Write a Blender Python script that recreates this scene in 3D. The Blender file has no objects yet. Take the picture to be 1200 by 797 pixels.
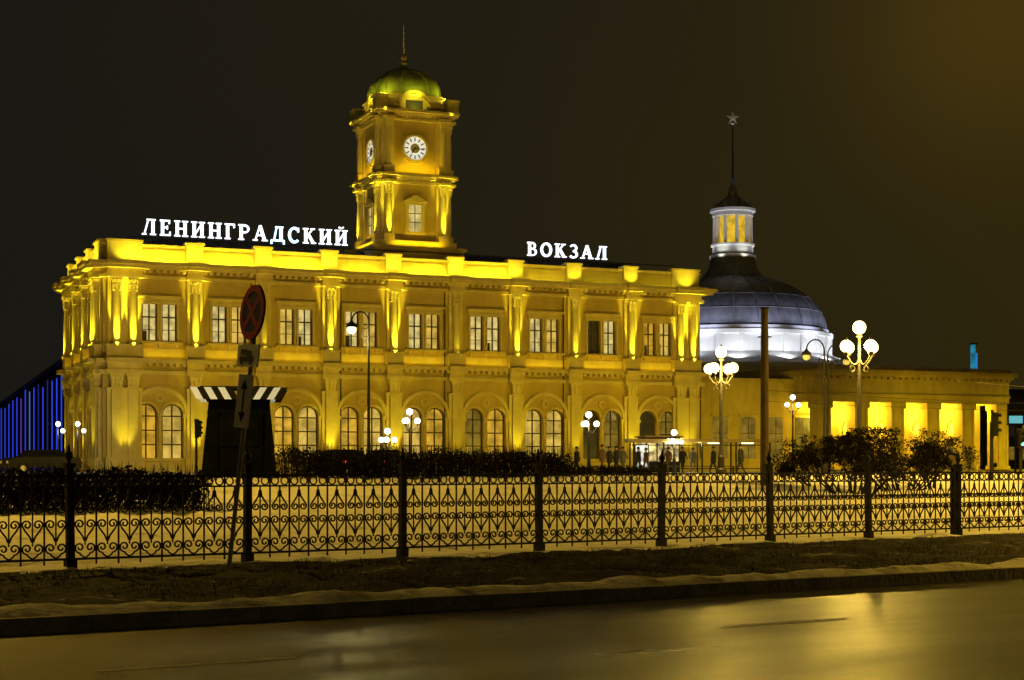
import bpy, bmesh, math, random
from mathutils import Vector, Matrix, noise
random.seed(7)
R=math.radians
scene=bpy.context.scene
scene.view_settings.view_transform='Standard'
scene.view_settings.look='None'
scene.view_settings.exposure=0

# ---------------------------------------------------------------- materials
def new_mat(name):
    m=bpy.data.materials.new(name); m.use_nodes=True
    nt=m.node_tree; b=nt.nodes['Principled BSDF']
    return m,nt,b
def mat(name,c1,c2=None,scale=3.0,rough=0.8,metal=0.0,bump=0.0,bscale=None,detail=6.0,lo=0.35,hi=0.65,spec=0.3,stain=0.0):
    m,nt,b=new_mat(name)
    b.inputs['Roughness'].default_value=rough
    b.inputs['Metallic'].default_value=metal
    b.inputs['Specular IOR Level'].default_value=spec
    if c2 is None: c2=tuple(x*0.8 for x in c1)
    tc=nt.nodes.new('ShaderNodeTexCoord')
    n=nt.nodes.new('ShaderNodeTexNoise'); n.inputs['Scale'].default_value=scale; n.inputs['Detail'].default_value=detail
    nt.links.new(tc.outputs['Object'],n.inputs['Vector'])
    r=nt.nodes.new('ShaderNodeValToRGB')
    r.color_ramp.elements[0].position=lo; r.color_ramp.elements[1].position=hi
    r.color_ramp.elements[0].color=(*c1,1); r.color_ramp.elements[1].color=(*c2,1)
    nt.links.new(n.outputs['Fac'],r.inputs['Fac'])
    if stain>0:   # faint weather streaks
        mp=nt.nodes.new('ShaderNodeMapping'); mp.inputs['Scale'].default_value=(1.2,1.2,0.35)
        n3=nt.nodes.new('ShaderNodeTexNoise'); n3.inputs['Scale'].default_value=1.3; n3.inputs['Detail'].default_value=5
        nt.links.new(tc.outputs['Object'],mp.inputs['Vector']); nt.links.new(mp.outputs['Vector'],n3.inputs['Vector'])
        mr=nt.nodes.new('ShaderNodeMapRange'); mr.inputs['From Min'].default_value=0.35; mr.inputs['From Max'].default_value=0.6
        mr.inputs['To Min'].default_value=1-stain; mr.inputs['To Max'].default_value=1.0
        nt.links.new(n3.outputs['Fac'],mr.inputs['Value'])
        mu=nt.nodes.new('ShaderNodeMix'); mu.data_type='RGBA'; mu.blend_type='MULTIPLY'; mu.inputs[0].default_value=1
        nt.links.new(r.outputs['Color'],mu.inputs[6]); nt.links.new(mr.outputs['Result'],mu.inputs[7]); nt.links.new(mu.outputs[2],b.inputs['Base Color'])
    else: nt.links.new(r.outputs['Color'],b.inputs['Base Color'])
    if bump>0:
        n2=nt.nodes.new('ShaderNodeTexNoise'); n2.inputs['Scale'].default_value=bscale or scale*4; n2.inputs['Detail'].default_value=8
        nt.links.new(tc.outputs['Object'],n2.inputs['Vector'])
        bp=nt.nodes.new('ShaderNodeBump'); bp.inputs['Strength'].default_value=bump; bp.inputs['Distance'].default_value=0.05
        nt.links.new(n2.outputs['Fac'],bp.inputs['Height']); nt.links.new(bp.outputs['Normal'],b.inputs['Normal'])
    return m
def emis(name,col,strength,vary=0.0,scale=1.0,col2=None):
    m,nt,b=new_mat(name)
    b.inputs['Base Color'].default_value=(0.3,0.3,0.3,1)
    b.inputs['Emission Strength'].default_value=strength
    if vary>0:
        b.inputs['Base Color'].default_value=(0.05,0.05,0.05,1); b.inputs['Roughness'].default_value=0.15
        tc=nt.nodes.new('ShaderNodeTexCoord')
        n=nt.nodes.new('ShaderNodeTexNoise'); n.inputs['Scale'].default_value=scale; n.inputs['Detail'].default_value=3
        nt.links.new(tc.outputs['Object'],n.inputs['Vector'])
        r=nt.nodes.new('ShaderNodeValToRGB')
        r.color_ramp.elements[0].position=0.35; r.color_ramp.elements[1].position=0.65
        c2=col2 or tuple(x*(1-vary) for x in col)
        r.color_ramp.elements[0].color=(*c2,1); r.color_ramp.elements[1].color=(*col,1)
        nt.links.new(n.outputs['Fac'],r.inputs['Fac']); nt.links.new(r.outputs['Color'],b.inputs['Emission Color'])
    else: b.inputs['Emission Color'].default_value=(*col,1)
    return m

M_WALL=mat('ochre_plaster',(0.50,0.37,0.11),(0.60,0.45,0.15),0.35,0.85,bump=0.12,bscale=6,stain=0.12)
M_TRIM=mat('cream_stone_trim',(0.62,0.50,0.20),(0.72,0.59,0.26),1.2,0.8,bump=0.1,bscale=8,stain=0.10)
M_ROOF=mat('dark_sheet_roof',(0.03,0.028,0.025),(0.05,0.045,0.04),1.0,0.5)
M_GREEN=mat('green_copper_roof',(0.26,0.32,0.10),(0.33,0.38,0.13),1.5,0.5)
M_FRAME=mat('window_frame_paint',(0.07,0.05,0.022),(0.10,0.075,0.03),2,0.6)
M_IRON=mat('black_iron',(0.010,0.009,0.008),(0.018,0.016,0.014),6,0.6,0.2,bump=0.1)
M_DARK=mat('dark_paint',(0.008,0.008,0.008),(0.014,0.014,0.013),3,0.7)
M_WIN=[emis('window_lit_warm',(0.95,0.62,0.11),0.78,0.55,1.4),
       emis('window_lit_pale',(0.95,0.74,0.24),0.82,0.5,1.8),
       emis('window_lit_amber',(0.95,0.52,0.04),0.72,0.6,1.1),
       emis('window_dim',(0.55,0.34,0.04),0.42,0.6,1.2),
       emis('window_dark',(0.10,0.07,0.03),0.12,0.5,1.0)]
M_SIGN=emis('white_sign_tubes',(0.80,0.86,1.0),2.2)
M_SIGNB=emis('bluish_sign_tubes',(0.45,0.70,1.0),3.2)
M_GLOBE=emis('lamp_globe_glow',(1.0,0.78,0.24),8.0)
M_GLOBEW=emis('lamp_globe_white',(1.0,0.93,0.72),7.0)
M_CLOCK=emis('clock_dial_white',(0.9,0.88,0.72),0.75)
M_STONE=mat('pavilion_stone',(0.44,0.35,0.16),(0.52,0.42,0.21),0.6,0.8,bump=0.15,bscale=5,stain=0.15)
M_WHITE=mat('white_paint',(0.78,0.78,0.76),(0.7,0.7,0.68),1,0.6)
M_DOME=mat('lead_dome_sheets',(0.20,0.21,0.24),(0.29,0.30,0.34),0.5,0.5,0.2,bump=0.1,bscale=2,stain=0.25)
M_WOOD=mat('weathered_pole',(0.065,0.045,0.025),(0.10,0.07,0.037),2,0.85,bump=0.3)

# ---------------------------------------------------------------- mesh builder
I4=Matrix.Identity(4)
class B:
    def __init__(s): s.v=[];s.f=[];s.m=[];s.mats=[]
    def mi(s,m):
        if m not in s.mats: s.mats.append(m)
        return s.mats.index(m)
    def add(s,vs,fs,m,M=I4):
        o=len(s.v); k=s.mi(m)
        s.v+= [tuple(M@Vector(p)) for p in vs]
        for f in fs: s.f.append([i+o for i in f]); s.m.append(k)
    def box(s,x0,x1,y0,y1,z0,z1,m,M=I4):
        s.add([(x0,y0,z0),(x1,y0,z0),(x1,y1,z0),(x0,y1,z0),(x0,y0,z1),(x1,y0,z1),(x1,y1,z1),(x0,y1,z1)],
              [(0,3,2,1),(4,5,6,7),(0,1,5,4),(1,2,6,5),(2,3,7,6),(3,0,4,7)],m,M)
    def frus(s,cx,cy,z0,z1,a0,b0,a1,b1,m,M=I4):
        s.add([(cx-a0,cy-b0,z0),(cx+a0,cy-b0,z0),(cx+a0,cy+b0,z0),(cx-a0,cy+b0,z0),(cx-a1,cy-b1,z1),(cx+a1,cy-b1,z1),(cx+a1,cy+b1,z1),(cx-a1,cy+b1,z1)],
              [(0,3,2,1),(4,5,6,7),(0,1,5,4),(1,2,6,5),(2,3,7,6),(3,0,4,7)],m,M)
    def rev(s,cx,cy,prof,n,m,M=I4,a0=0):
        vs=[];fs=[]
        for r,z in prof:
            for i in range(n):
                a=a0+2*math.pi*i/n; vs.append((cx+r*math.cos(a),cy+r*math.sin(a),z))
        for j in range(len(prof)-1):
            for i in range(n):
                k=(i+1)%n; fs.append((j*n+i,j*n+k,(j+1)*n+k,(j+1)*n+i))
        fs.append(tuple(reversed(range(n)))); fs.append(tuple((len(prof)-1)*n+i for i in range(n)))
        s.add(vs,fs,m,M)
    def cyl(s,p0,p1,r0,r1,n,m,M=I4):
        p0=Vector(p0);p1=Vector(p1); d=(p1-p0)
        if d.length<1e-6: return
        q=d.to_track_quat('Z','Y').to_matrix().to_4x4(); T=M@Matrix.Translation(p0)@q
        s.rev(0,0,[(r0,0),(r1,d.length)],n,m,T)
    def path(s,pts,r,n,m,M=I4):
        for a,b in zip(pts[:-1],pts[1:]): s.cyl(a,b,r,r,n,m,M)
    def ball(s,c,r,m,M=I4,n=14,sz=1.0):
        prof=[(r*max(0.02,math.cos(t)),c[2]+r*sz*math.sin(t)) for t in [(-90+180*i/10)*math.pi/180 for i in range(11)]]
        s.rev(c[0],c[1],prof,n,m,M)
    def ring(s,cx,cz,r0,r1,y0,y1,a0,a1,n,m,M=I4):
        vs=[];fs=[]
        for i in range(n+1):
            a=a0+(a1-a0)*i/n; c=math.cos(a);q=math.sin(a)
            vs+=[(cx+r0*c,y0,cz+r0*q),(cx+r1*c,y0,cz+r1*q),(cx+r1*c,y1,cz+r1*q),(cx+r0*c,y1,cz+r0*q)]
        for i in range(n):
            o=4*i
            for k in range(4):
                l=(k+1)%4; fs.append((o+k,o+l,o+4+l,o+4+k))
        fs.append((0,1,2,3)); fs.append((4*n+3,4*n+2,4*n+1,4*n))
        s.add(vs,fs,m,M)
    def ribbon(s,pts,r,m,M=I4,w=None):
        w=w or r; n=len(pts); vs=[];fs=[]
        for i,(x,z) in enumerate(pts):
            a=pts[max(0,i-1)];b=pts[min(n-1,i+1)]
            tx,tz=b[0]-a[0],b[1]-a[1]; l=math.hypot(tx,tz) or 1; nx,nz=-tz/l,tx/l
            vs+=[(x+nx*r,-w,z+nz*r),(x+nx*r,w,z+nz*r),(x-nx*r,w,z-nz*r),(x-nx*r,-w,z-nz*r)]
        for i in range(n-1):
            for k in range(4):
                l=(k+1)%4; fs.append((4*i+k,4*i+l,4*i+4+l,4*i+4+k))
        fs.append((3,2,1,0)); fs.append((4*n-4,4*n-3,4*n-2,4*n-1))
        s.add(vs,fs,m,M)
    def mesh(s,name):
        me=bpy.data.meshes.new(name); me.from_pydata(s.v,[],s.f)
        for m in s.mats: me.materials.append(m)
        me.polygons.foreach_set('material_index',s.m); me.update(); return me
    def obj(s,name,parent=None,loc=None,rot=0,smooth=False):
        o=bpy.data.objects.new(name,s.mesh(name)); scene.collection.objects.link(o)
        if parent: o.parent=parent
        if loc: o.location=loc
        o.rotation_euler=(0,0,rot)
        if smooth:
            for p in o.data.polygons: p.use_smooth=True
            try:
                o.data.set_sharp_from_angle(angle=R(35))
            except Exception: pass
        return o
def empty(name,loc,rot=0):
    e=bpy.data.objects.new(name,None); scene.collection.objects.link(e); e.location=loc; e.rotation_euler=(0,0,rot); e.empty_display_size=0.5; return e
def spot(name,loc,target,power,angle,col,parent=None,blend=0.6,size=0.1,M=I4):
    l=bpy.data.lights.new(name,'SPOT'); l.energy=power; l.spot_size=R(angle); l.spot_blend=blend; l.color=col; l.shadow_soft_size=size
    o=bpy.data.objects.new(name,l); scene.collection.objects.link(o)
    a=M@Vector(loc); t=M@Vector(target)
    o.location=a; o.rotation_euler=(t-a).to_track_quat('-Z','Y').to_euler()
    if parent: o.parent=parent
    return o
def point(name,loc,power,col,parent=None,size=0.15,M=I4):
    l=bpy.data.lights.new(name,'POINT'); l.energy=power; l.color=col; l.shadow_soft_size=size
    o=bpy.data.objects.new(name,l); scene.collection.objects.link(o); o.location=M@Vector(loc)
    if parent: o.parent=parent
    return o
def area(name,loc,target,power,sx,sy,col,parent=None,M=I4):
    l=bpy.data.lights.new(name,'AREA'); l.shape='RECTANGLE'; l.size=sx; l.size_y=sy; l.energy=power; l.color=col
    o=bpy.data.objects.new(name,l); scene.collection.objects.link(o)
    a=M@Vector(loc); t=M@Vector(target); z=(a-t).normalized()
    x=(M.to_3x3()@Vector((1,0,0))).normalized(); y=z.cross(x).normalized(); x=y.cross(z)
    o.location=a; o.rotation_euler=Matrix((x,y,z)).transposed().to_euler()
    if parent: o.parent=parent
    return o
YEL=(1.0,0.69,0.01); YEL2=(1.0,0.87,0.04); SOD=(1.0,0.60,0.06)

# ---------------------------------------------------------------- site geometry
F0=Vector((-6.78,24.9)); FD=Vector((0.81,0.5865)).normalized(); FN=Vector((-FD.y,FD.x))
K0=Vector((-5.43,17.2)); KD=Vector((13.63,8.8)).normalized(); KN=Vector((-KD.y,KD.x))
def sst(a,b,x):
    t=max(0,min(1,(x-a)/(b-a))); return t*t*(3-2*t)
def gz(x,y):
    d=(Vector((x,y))-F0).dot(FN)
    z=1.12*sst(1,27,d)
    if d>0:
        k=sst(0,2,d)*(1-sst(35,60,d))
        z+=k*(0.12*noise.noise(Vector((x*0.45,y*0.45,0)))+0.08*noise.noise(Vector((x*1.5,y*1.5,3)))+0.05*noise.noise(Vector((x*3.6,y*3.6,7))))
    else:
        z+=0.035+0.06*noise.noise(Vector((x*1.1,y*1.1,3)))+0.04*noise.noise(Vector((x*3.6,y*3.6,7)))-0.16*max(0,(-d)/1.0)**1.5
    return z
def ranges(lo,f0,f1,step,hi):
    a=[f0+i*step for i in range(int((f1-f0)/step)+1)]
    e=step; x=a[0]; pre=[]
    while x>lo: e*=1.35; x-=e; pre.append(x)
    e=step; x=a[-1]; post=[]
    while x<hi: e*=1.35; x+=e; post.append(x)
    return pre[::-1]+a+post
ss=ranges(-900,-14,56,0.25,1200); ds=ranges(0,0,36,0.28,1400); ds=[-1.5,-1.25,-1.0,-0.75,-0.5,-0.25]+[d for d in ds if d>=0]
def snow_mat():
    m,nt,b=new_mat('trampled_snow'); b.inputs['Roughness'].default_value=0.75
    tc=nt.nodes.new('ShaderNodeTexCoord')
    n=nt.nodes.new('ShaderNodeTexNoise'); n.inputs['Scale'].default_value=0.55; n.inputs['Detail'].default_value=9; n.inputs['Roughness'].default_value=0.65
    nt.links.new(tc.outputs['Object'],n.inputs['Vector'])
    r=nt.nodes.new('ShaderNodeValToRGB'); e=r.color_ramp.elements
    e[0].position=0.30; e[0].color=(0.20,0.16,0.11,1); e[1].position=0.42; e[1].color=(0.66,0.64,0.60,1)
    x=r.color_ramp.elements.new(0.7); x.color=(0.82,0.81,0.79,1)
    nt.links.new(n.outputs['Fac'],r.inputs['Fac']); nt.links.new(r.outputs['Color'],b.inputs['Base Color'])
    n2=nt.nodes.new('ShaderNodeTexNoise'); n2.inputs['Scale'].default_value=3; n2.inputs['Detail'].default_value=8
    nt.links.new(tc.outputs['Object'],n2.inputs['Vector'])
    bp=nt.nodes.new('ShaderNodeBump'); bp.inputs['Strength'].default_value=0.8; bp.inputs['Distance'].default_value=0.22
    nt.links.new(n2.outputs['Fac'],bp.inputs['Height']); nt.links.new(bp.outputs['Normal'],b.inputs['Normal'])
    return m
def verge_mat():
    m,nt,b=new_mat('frozen_verge_soil'); b.inputs['Roughness'].default_value=0.85
    b.inputs['Specular IOR Level'].default_value=0.15
    tc=nt.nodes.new('ShaderNodeTexCoord')
    mp=nt.nodes.new('ShaderNodeMapping'); mp.inputs['Rotation'].default_value=(0,0,-R(34)); mp.inputs['Scale'].default_value=(0.45,1.0,1)
    nt.links.new(tc.outputs['Object'],mp.inputs['Vector'])
    n=nt.nodes.new('ShaderNodeTexNoise'); n.inputs['Scale'].default_value=1.1; n.inputs['Detail'].default_value=12; n.inputs['Roughness'].default_value=0.72
    nt.links.new(mp.outputs['Vector'],n.inputs['Vector'])
    r=nt.nodes.new('ShaderNodeValToRGB'); e=r.color_ramp.elements
    e[0].position=0.52; e[0].color=(0.008,0.0065,0.005,1); e[1].position=0.68; e[1].color=(0.40,0.38,0.34,1)
    x=r.color_ramp.elements.new(0.60); x.color=(0.03,0.026,0.02,1)
    nt.links.new(n.outputs['Fac'],r.inputs['Fac']); nt.links.new(r.outputs['Color'],b.inputs['Base Color'])
    n2=nt.nodes.new('ShaderNodeTexNoise'); n2.inputs['Scale'].default_value=9; n2.inputs['Detail'].default_value=10
    nt.links.new(tc.outputs['Object'],n2.inputs['Vector'])
    bp=nt.nodes.new('ShaderNodeBump'); bp.inputs['Strength'].default_value=0.8; bp.inputs['Distance'].default_value=0.1
    nt.links.new(n2.outputs['Fac'],bp.inputs['Height']); nt.links.new(bp.outputs['Normal'],b.inputs['Normal'])
    return m
M_SNOW=snow_mat(); M_VERGE=verge_mat()
def road_mat():
    m,nt,b=new_mat('wet_asphalt')
    tc=nt.nodes.new('ShaderNodeTexCoord')
    n=nt.nodes.new('ShaderNodeTexNoise'); n.inputs['Scale'].default_value=0.5; n.inputs['Detail'].default_value=9; n.inputs['Roughness'].default_value=0.65
    mp=nt.nodes.new('ShaderNodeMapping'); mp.inputs['Scale'].default_value=(0.3,1.3,1)
    nt.links.new(tc.outputs['Object'],mp.inputs['Vector']); nt.links.new(mp.outputs['Vector'],n.inputs['Vector'])
    r=nt.nodes.new('ShaderNodeValToRGB'); e=r.color_ramp.elements
    e[0].position=0.35; e[0].color=(0.022,0.020,0.017,1); e[1].position=0.65; e[1].color=(0.048,0.043,0.036,1)
    nt.links.new(n.outputs['Fac'],r.inputs['Fac']); nt.links.new(r.outputs['Color'],b.inputs['Base Color'])
    mr=nt.nodes.new('ShaderNodeMapRange'); mr.inputs['From Min'].default_value=0.30; mr.inputs['From Max'].default_value=0.70
    mr.inputs['To Min'].default_value=0.24; mr.inputs['To Max'].default_value=0.42
    nt.links.new(n.outputs['Fac'],mr.inputs['Value']); nt.links.new(mr.outputs['Result'],b.inputs['Roughness'])
    b.inputs['Specular IOR Level'].default_value=0.38
    n2=nt.nodes.new('ShaderNodeTexNoise'); n2.inputs['Scale'].default_value=26; n2.inputs['Detail'].default_value=8; n2.inputs['Roughness'].default_value=0.7
    nt.links.new(tc.outputs['Object'],n2.inputs['Vector'])
    bp=nt.nodes.new('ShaderNodeBump'); bp.inputs['Strength'].default_value=0.9; bp.inputs['Distance'].default_value=0.02
    nt.links.new(n2.outputs['Fac'],bp.inputs['Height']); nt.links.new(bp.outputs['Normal'],b.inputs['Normal'])
    return m
M_ROAD=road_mat()
M_KERB=mat('kerb_granite',(0.14,0.13,0.11),(0.30,0.28,0.25),2.5,0.7,bump=0.4,bscale=12,detail=10)

b=B(); b.box(-1500,1500,-1500,1500,-1.0,-0.6,M_ROAD); b.obj('ground')
b=B(); vs=[];fs=[]
for d in ds:
    for s_ in ss:
        p=F0+FD*s_+FN*d; vs.append((p.x,p.y,gz(p.x,p.y)))
n=len(ss)
for j in range(len(ds)-1):
    for i in range(n-1): fs.append((j*n+i,j*n+i+1,(j+1)*n+i+1,(j+1)*n+i))
b.add(vs,fs,M_SNOW); b.obj('snowy_square_ground',smooth=True)
b=B(); vs=[];fs=[]; sv=ranges(-60,-12,48,0.2,300); NT=34
def vz(p,t):
    return -0.045+0.045*t+math.sin(math.pi*t)**0.5*(0.12*noise.noise(Vector((p.x*0.9,p.y*0.9,1)))+0.07*noise.noise(Vector((p.x*2.6,p.y*2.6,2)))+0.04*noise.noise(Vector((p.x*6,p.y*6,2)))+0.03) if 0<t<1 else (-0.045 if t==0 else 0)
for s_ in sv:
    a=K0+KD*s_+KN*0.16; c=F0+FD*s_
    for j in range(NT+1):
        t=j/NT; p=a.lerp(c,t); vs.append((p.x,p.y,vz(p,t)))
for i in range(len(sv)-1):
    for j in range(NT): fs.append((i*(NT+1)+j,(i+1)*(NT+1)+j,(i+1)*(NT+1)+j+1,i*(NT+1)+j+1))
b.add(vs,fs,M_VERGE); b.obj('roadside_verge',smooth=True)
M_GRASS=mat('dry_grass',(0.018,0.014,0.008),(0.05,0.038,0.02),3,0.9)
b=B()
for i in range(24000):
    s_=random.uniform(-4,34); t=random.uniform(0.03,0.9)
    a=K0+KD*s_+KN*0.16; c=F0+FD*s_; p=a.lerp(c,t)
    if noise.noise(Vector((p.x*0.8,p.y*0.8,9)))<-0.12: continue
    z=vz(p,t)-0.01; h=random.uniform(0.03,0.10); a_=random.uniform(0,6.28); w_=0.007
    dx,dy=math.cos(a_)*w_,math.sin(a_)*w_
    b.add([(p.x-dx,p.y-dy,z),(p.x+dx,p.y+dy,z),(p.x+random.gauss(0,.025),p.y+random.gauss(0,.025),z+h)],[(0,1,2)],M_GRASS)
b.obj('dry_verge_grass')
ka=math.atan2(KD.y,KD.x)
b=B(); b.box(-400,500,-34,0,-0.26,-0.20,M_ROAD); b.obj('road',loc=(K0.x,K0.y,0),rot=ka)
b=B()
x=-60
while x<200:
    b.box(x+0.004,x+0.996,-0.0,0.17,-0.3,-0.03+random.uniform(-0.006,0.006),M_KERB); x+=1.0
b.obj('kerb',loc=(K0.x,K0.y,0),rot=ka)
b=B(); vs=[];fs=[]
xs=[-30+0.12*i for i in range(850)]
for x in xs:
    w=0.42+0.22*noise.noise(Vector((x*0.6,0,0))); h=0.05+0.05*noise.noise(Vector((x*1.1,5,0)))
    for k in range(6):
        t=k/5; vs.append((x,0.08+ (w*1.6)*t,-0.05+max(0.0,h+0.02)*math.sin(math.pi*t)*1.4+0.02*noise.noise(Vector((x*6,t*4,0)))))
for i in range(len(xs)-1):
    for k in range(5): fs.append((i*6+k,(i+1)*6+k,(i+1)*6+k+1,i*6+k+1))
b.add(vs,fs,mat('dirty_snow_ridge',(0.14,0.12,0.10),(0.66,0.64,0.60),2.2,0.8,bump=0.8,bscale=10,detail=10,lo=0.3,hi=0.55)); b.obj('dirty_snow_ridge',loc=(K0.x,K0.y,0),rot=ka,smooth=True)
M_PAINT=mat('worn_road_paint',(0.45,0.43,0.39),(0.80,0.78,0.70),6,0.7,detail=10,spec=0.1)
b=B()
q=Vector((-3.62,14.2))
for i in range(-6,14):
    p=q+KD*(7.1*i); T=Matrix.Translation((p.x,p.y,0))@Matrix.Rotation(ka,4,'Z')
    b.add([(0,-0.07,-0.196),(1.9,-0.07,-0.196),(1.9,0.07,-0.196),(0,0.07,-0.196)],[(0,1,2,3)],M_PAINT,T)
b.obj('lane_markings')

# ---------------------------------------------------------------- fence
def spiral(cx,cz,R0,a0,turns,dirn,n=16):
    pts=[]
    for i in range(n+1):
        t=i/n; r=R0*(1-0.78*t); a=a0+dirn*turns*2*math.pi*t
        pts.append((cx+r*math.cos(a),cz+r*math.sin(a)))
    return pts
bp_=B(); U=2.9/8; r_=0.0125
bp_.box(0.05,2.95,-0.02,0.02,1.405,1.44,M_IRON); bp_.box(0.05,2.95,-0.016,0.016,1.235,1.262,M_IRON)
bp_.box(0.05,2.95,-0.02,0.02,0.13,0.165,M_IRON)
for i in range(8):
    x0=0.05+U*i; cx=x0+U/2
    if i>0: bp_.box(x0-0.012,x0+0.012,-0.011,0.011,0.06,1.41,M_IRON)
    for dx in (-0.09,0.09):
        pts=[(cx+dx+0.066*math.cos(2*math.pi*k/12),1.333+0.066*math.sin(2*math.pi*k/12)) for k in range(13)]
        bp_.ribbon(pts,0.0105,M_IRON,w=0.009)
    bp_.box(cx-0.010,cx+0.010,-0.009,0.009,0.36,1.24,M_IRON)
    for sgn in (-1,1):
        c=(cx+sgn*0.085,0.32)
        pts=[(cx,0.165),(cx+sgn*0.06,0.20)]+spiral(c[0],c[1],0.085,-math.pi/2,1.3,sgn)
        bp_.ribbon(pts,r_,M_IRON,w=0.01)
        pts=[(cx+sgn*0.01,0.42),(cx+sgn*0.04,0.50),(cx+sgn*0.12,0.60)]+spiral(cx+sgn*0.085,0.68,0.075,0 if sgn>0 else math.pi,1.2,sgn)
        bp_.ribbon(pts,r_,M_IRON,w=0.01)
        pts=[(cx+sgn*0.01,1.18),(cx+sgn*0.03,1.08),(cx+sgn*0.10,0.98)]+spiral(cx+sgn*0.075,0.91,0.066,0.3 if sgn>0 else math.pi-0.3,1.2,-sgn)
        bp_.ribbon(pts,r_,M_IRON,w=0.01)
fence=empty('wrought_iron_fence',(F0.x,F0.y,0),math.atan2(FD.y,FD.x))
pm=bp_.mesh('fence_panel')
pb=B()
pb.box(-0.055,0.055,-0.055,0.055,-0.1,1.60,M_IRON); pb.box(-0.08,0.08,-0.08,0.08,-0.05,0.16,M_IRON); pb.box(-0.075,0.075,-0.075,0.075,1.57,1.62,M_IRON)
pb.rev(0,0,[(0.035,1.62),(0.03,1.66),(0.062,1.72),(0.06,1.76),(0.03,1.81),(0.012,1.90)],10,M_IRON)
qm=pb.mesh('fence_post')
for k in range(-14,34):
    for nm,me in (('panel',pm),('post',qm)):
        o=bpy.data.objects.new('%s_%d'%(nm,k+15),me); scene.collection.objects.link(o); o.parent=fence
        o.location=(3.0*k,0,0.02)
        if nm=='post': o.rotation_euler=(R(random.uniform(-0.8,0.8)),R(random.uniform(-0.8,0.8)),0)

# ---------------------------------------------------------------- station
ANG=R(22.8); L=51.9; W=19.4
st=empty('railway_station_building',(-31.2,123.6,0),ANG)
def rect(x0,x1,z0,z1): return [(x0,z0),(x1,z0),(x1,z1),(x0,z1)]
def archp(cx,r,z0,zs,n=14): return [(cx-r,z0),(cx+r,z0)]+[(cx+r*math.cos(math.pi*i/n),zs+r*math.sin(math.pi*i/n)) for i in range(n+1)]
def holed(outer,holes,thick,name,m,parent,M):
    cu=bpy.data.curves.new(name,'CURVE'); cu.dimensions='2D'; cu.fill_mode='BOTH'; cu.extrude=thick/2
    for pl in [outer]+holes:
        s=cu.splines.new('POLY'); s.points.add(len(pl)-1)
        for i,(x,y) in enumerate(pl): s.points[i].co=(x,y,0,1)
        s.use_cyclic_u=True
    o=bpy.data.objects.new('tmp',cu); scene.collection.objects.link(o)
    bpy.context.view_layer.update()
    me=bpy.data.meshes.new_from_object(o.evaluated_get(bpy.context.evaluated_depsgraph_get()))
    bpy.data.objects.remove(o)
    me.transform(M@Matrix.Translation((0,thick/2,0))@Matrix.Rotation(R(90),4,'X'))
    me.materials.clear(); me.materials.append(m); me.name=name
    ob=bpy.data.objects.new(name,me); scene.collection.objects.link(ob); ob.parent=parent
    return ob
def capital(b,x,y,z0,z1,w,M):
    h=z1-z0
    b.frus(x,y,z0,z0+h*0.12,w*0.62,w*0.5,w*0.62,w*0.5,M_TRIM,M)
    b.frus(x,y,z0+h*0.12,z0+h*0.5,w*0.46,w*0.36,w*0.64,w*0.5,M_TRIM,M)
    b.frus(x,y,z0+h*0.5,z0+h*0.85,w*0.5,w*0.4,w*0.78,w*0.64,M_TRIM,M)
    for q in (-0.5,0,0.5):
        b.frus(x+q*w,y-w*0.5,z0+h*0.14,z0+h*0.42,w*0.12,w*0.04,w*0.16,w*0.12,M_TRIM,M)
        b.frus(x+q*w*1.1,y-w*0.56,z0+h*0.5,z0+h*0.78,w*0.12,w*0.04,w*0.18,w*0.14,M_TRIM,M)
    b.box(x-w*0.82,x+w*0.82,y-w*0.68,y+w*0.5,z0+h*0.85,z1,M_TRIM,M)
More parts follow.
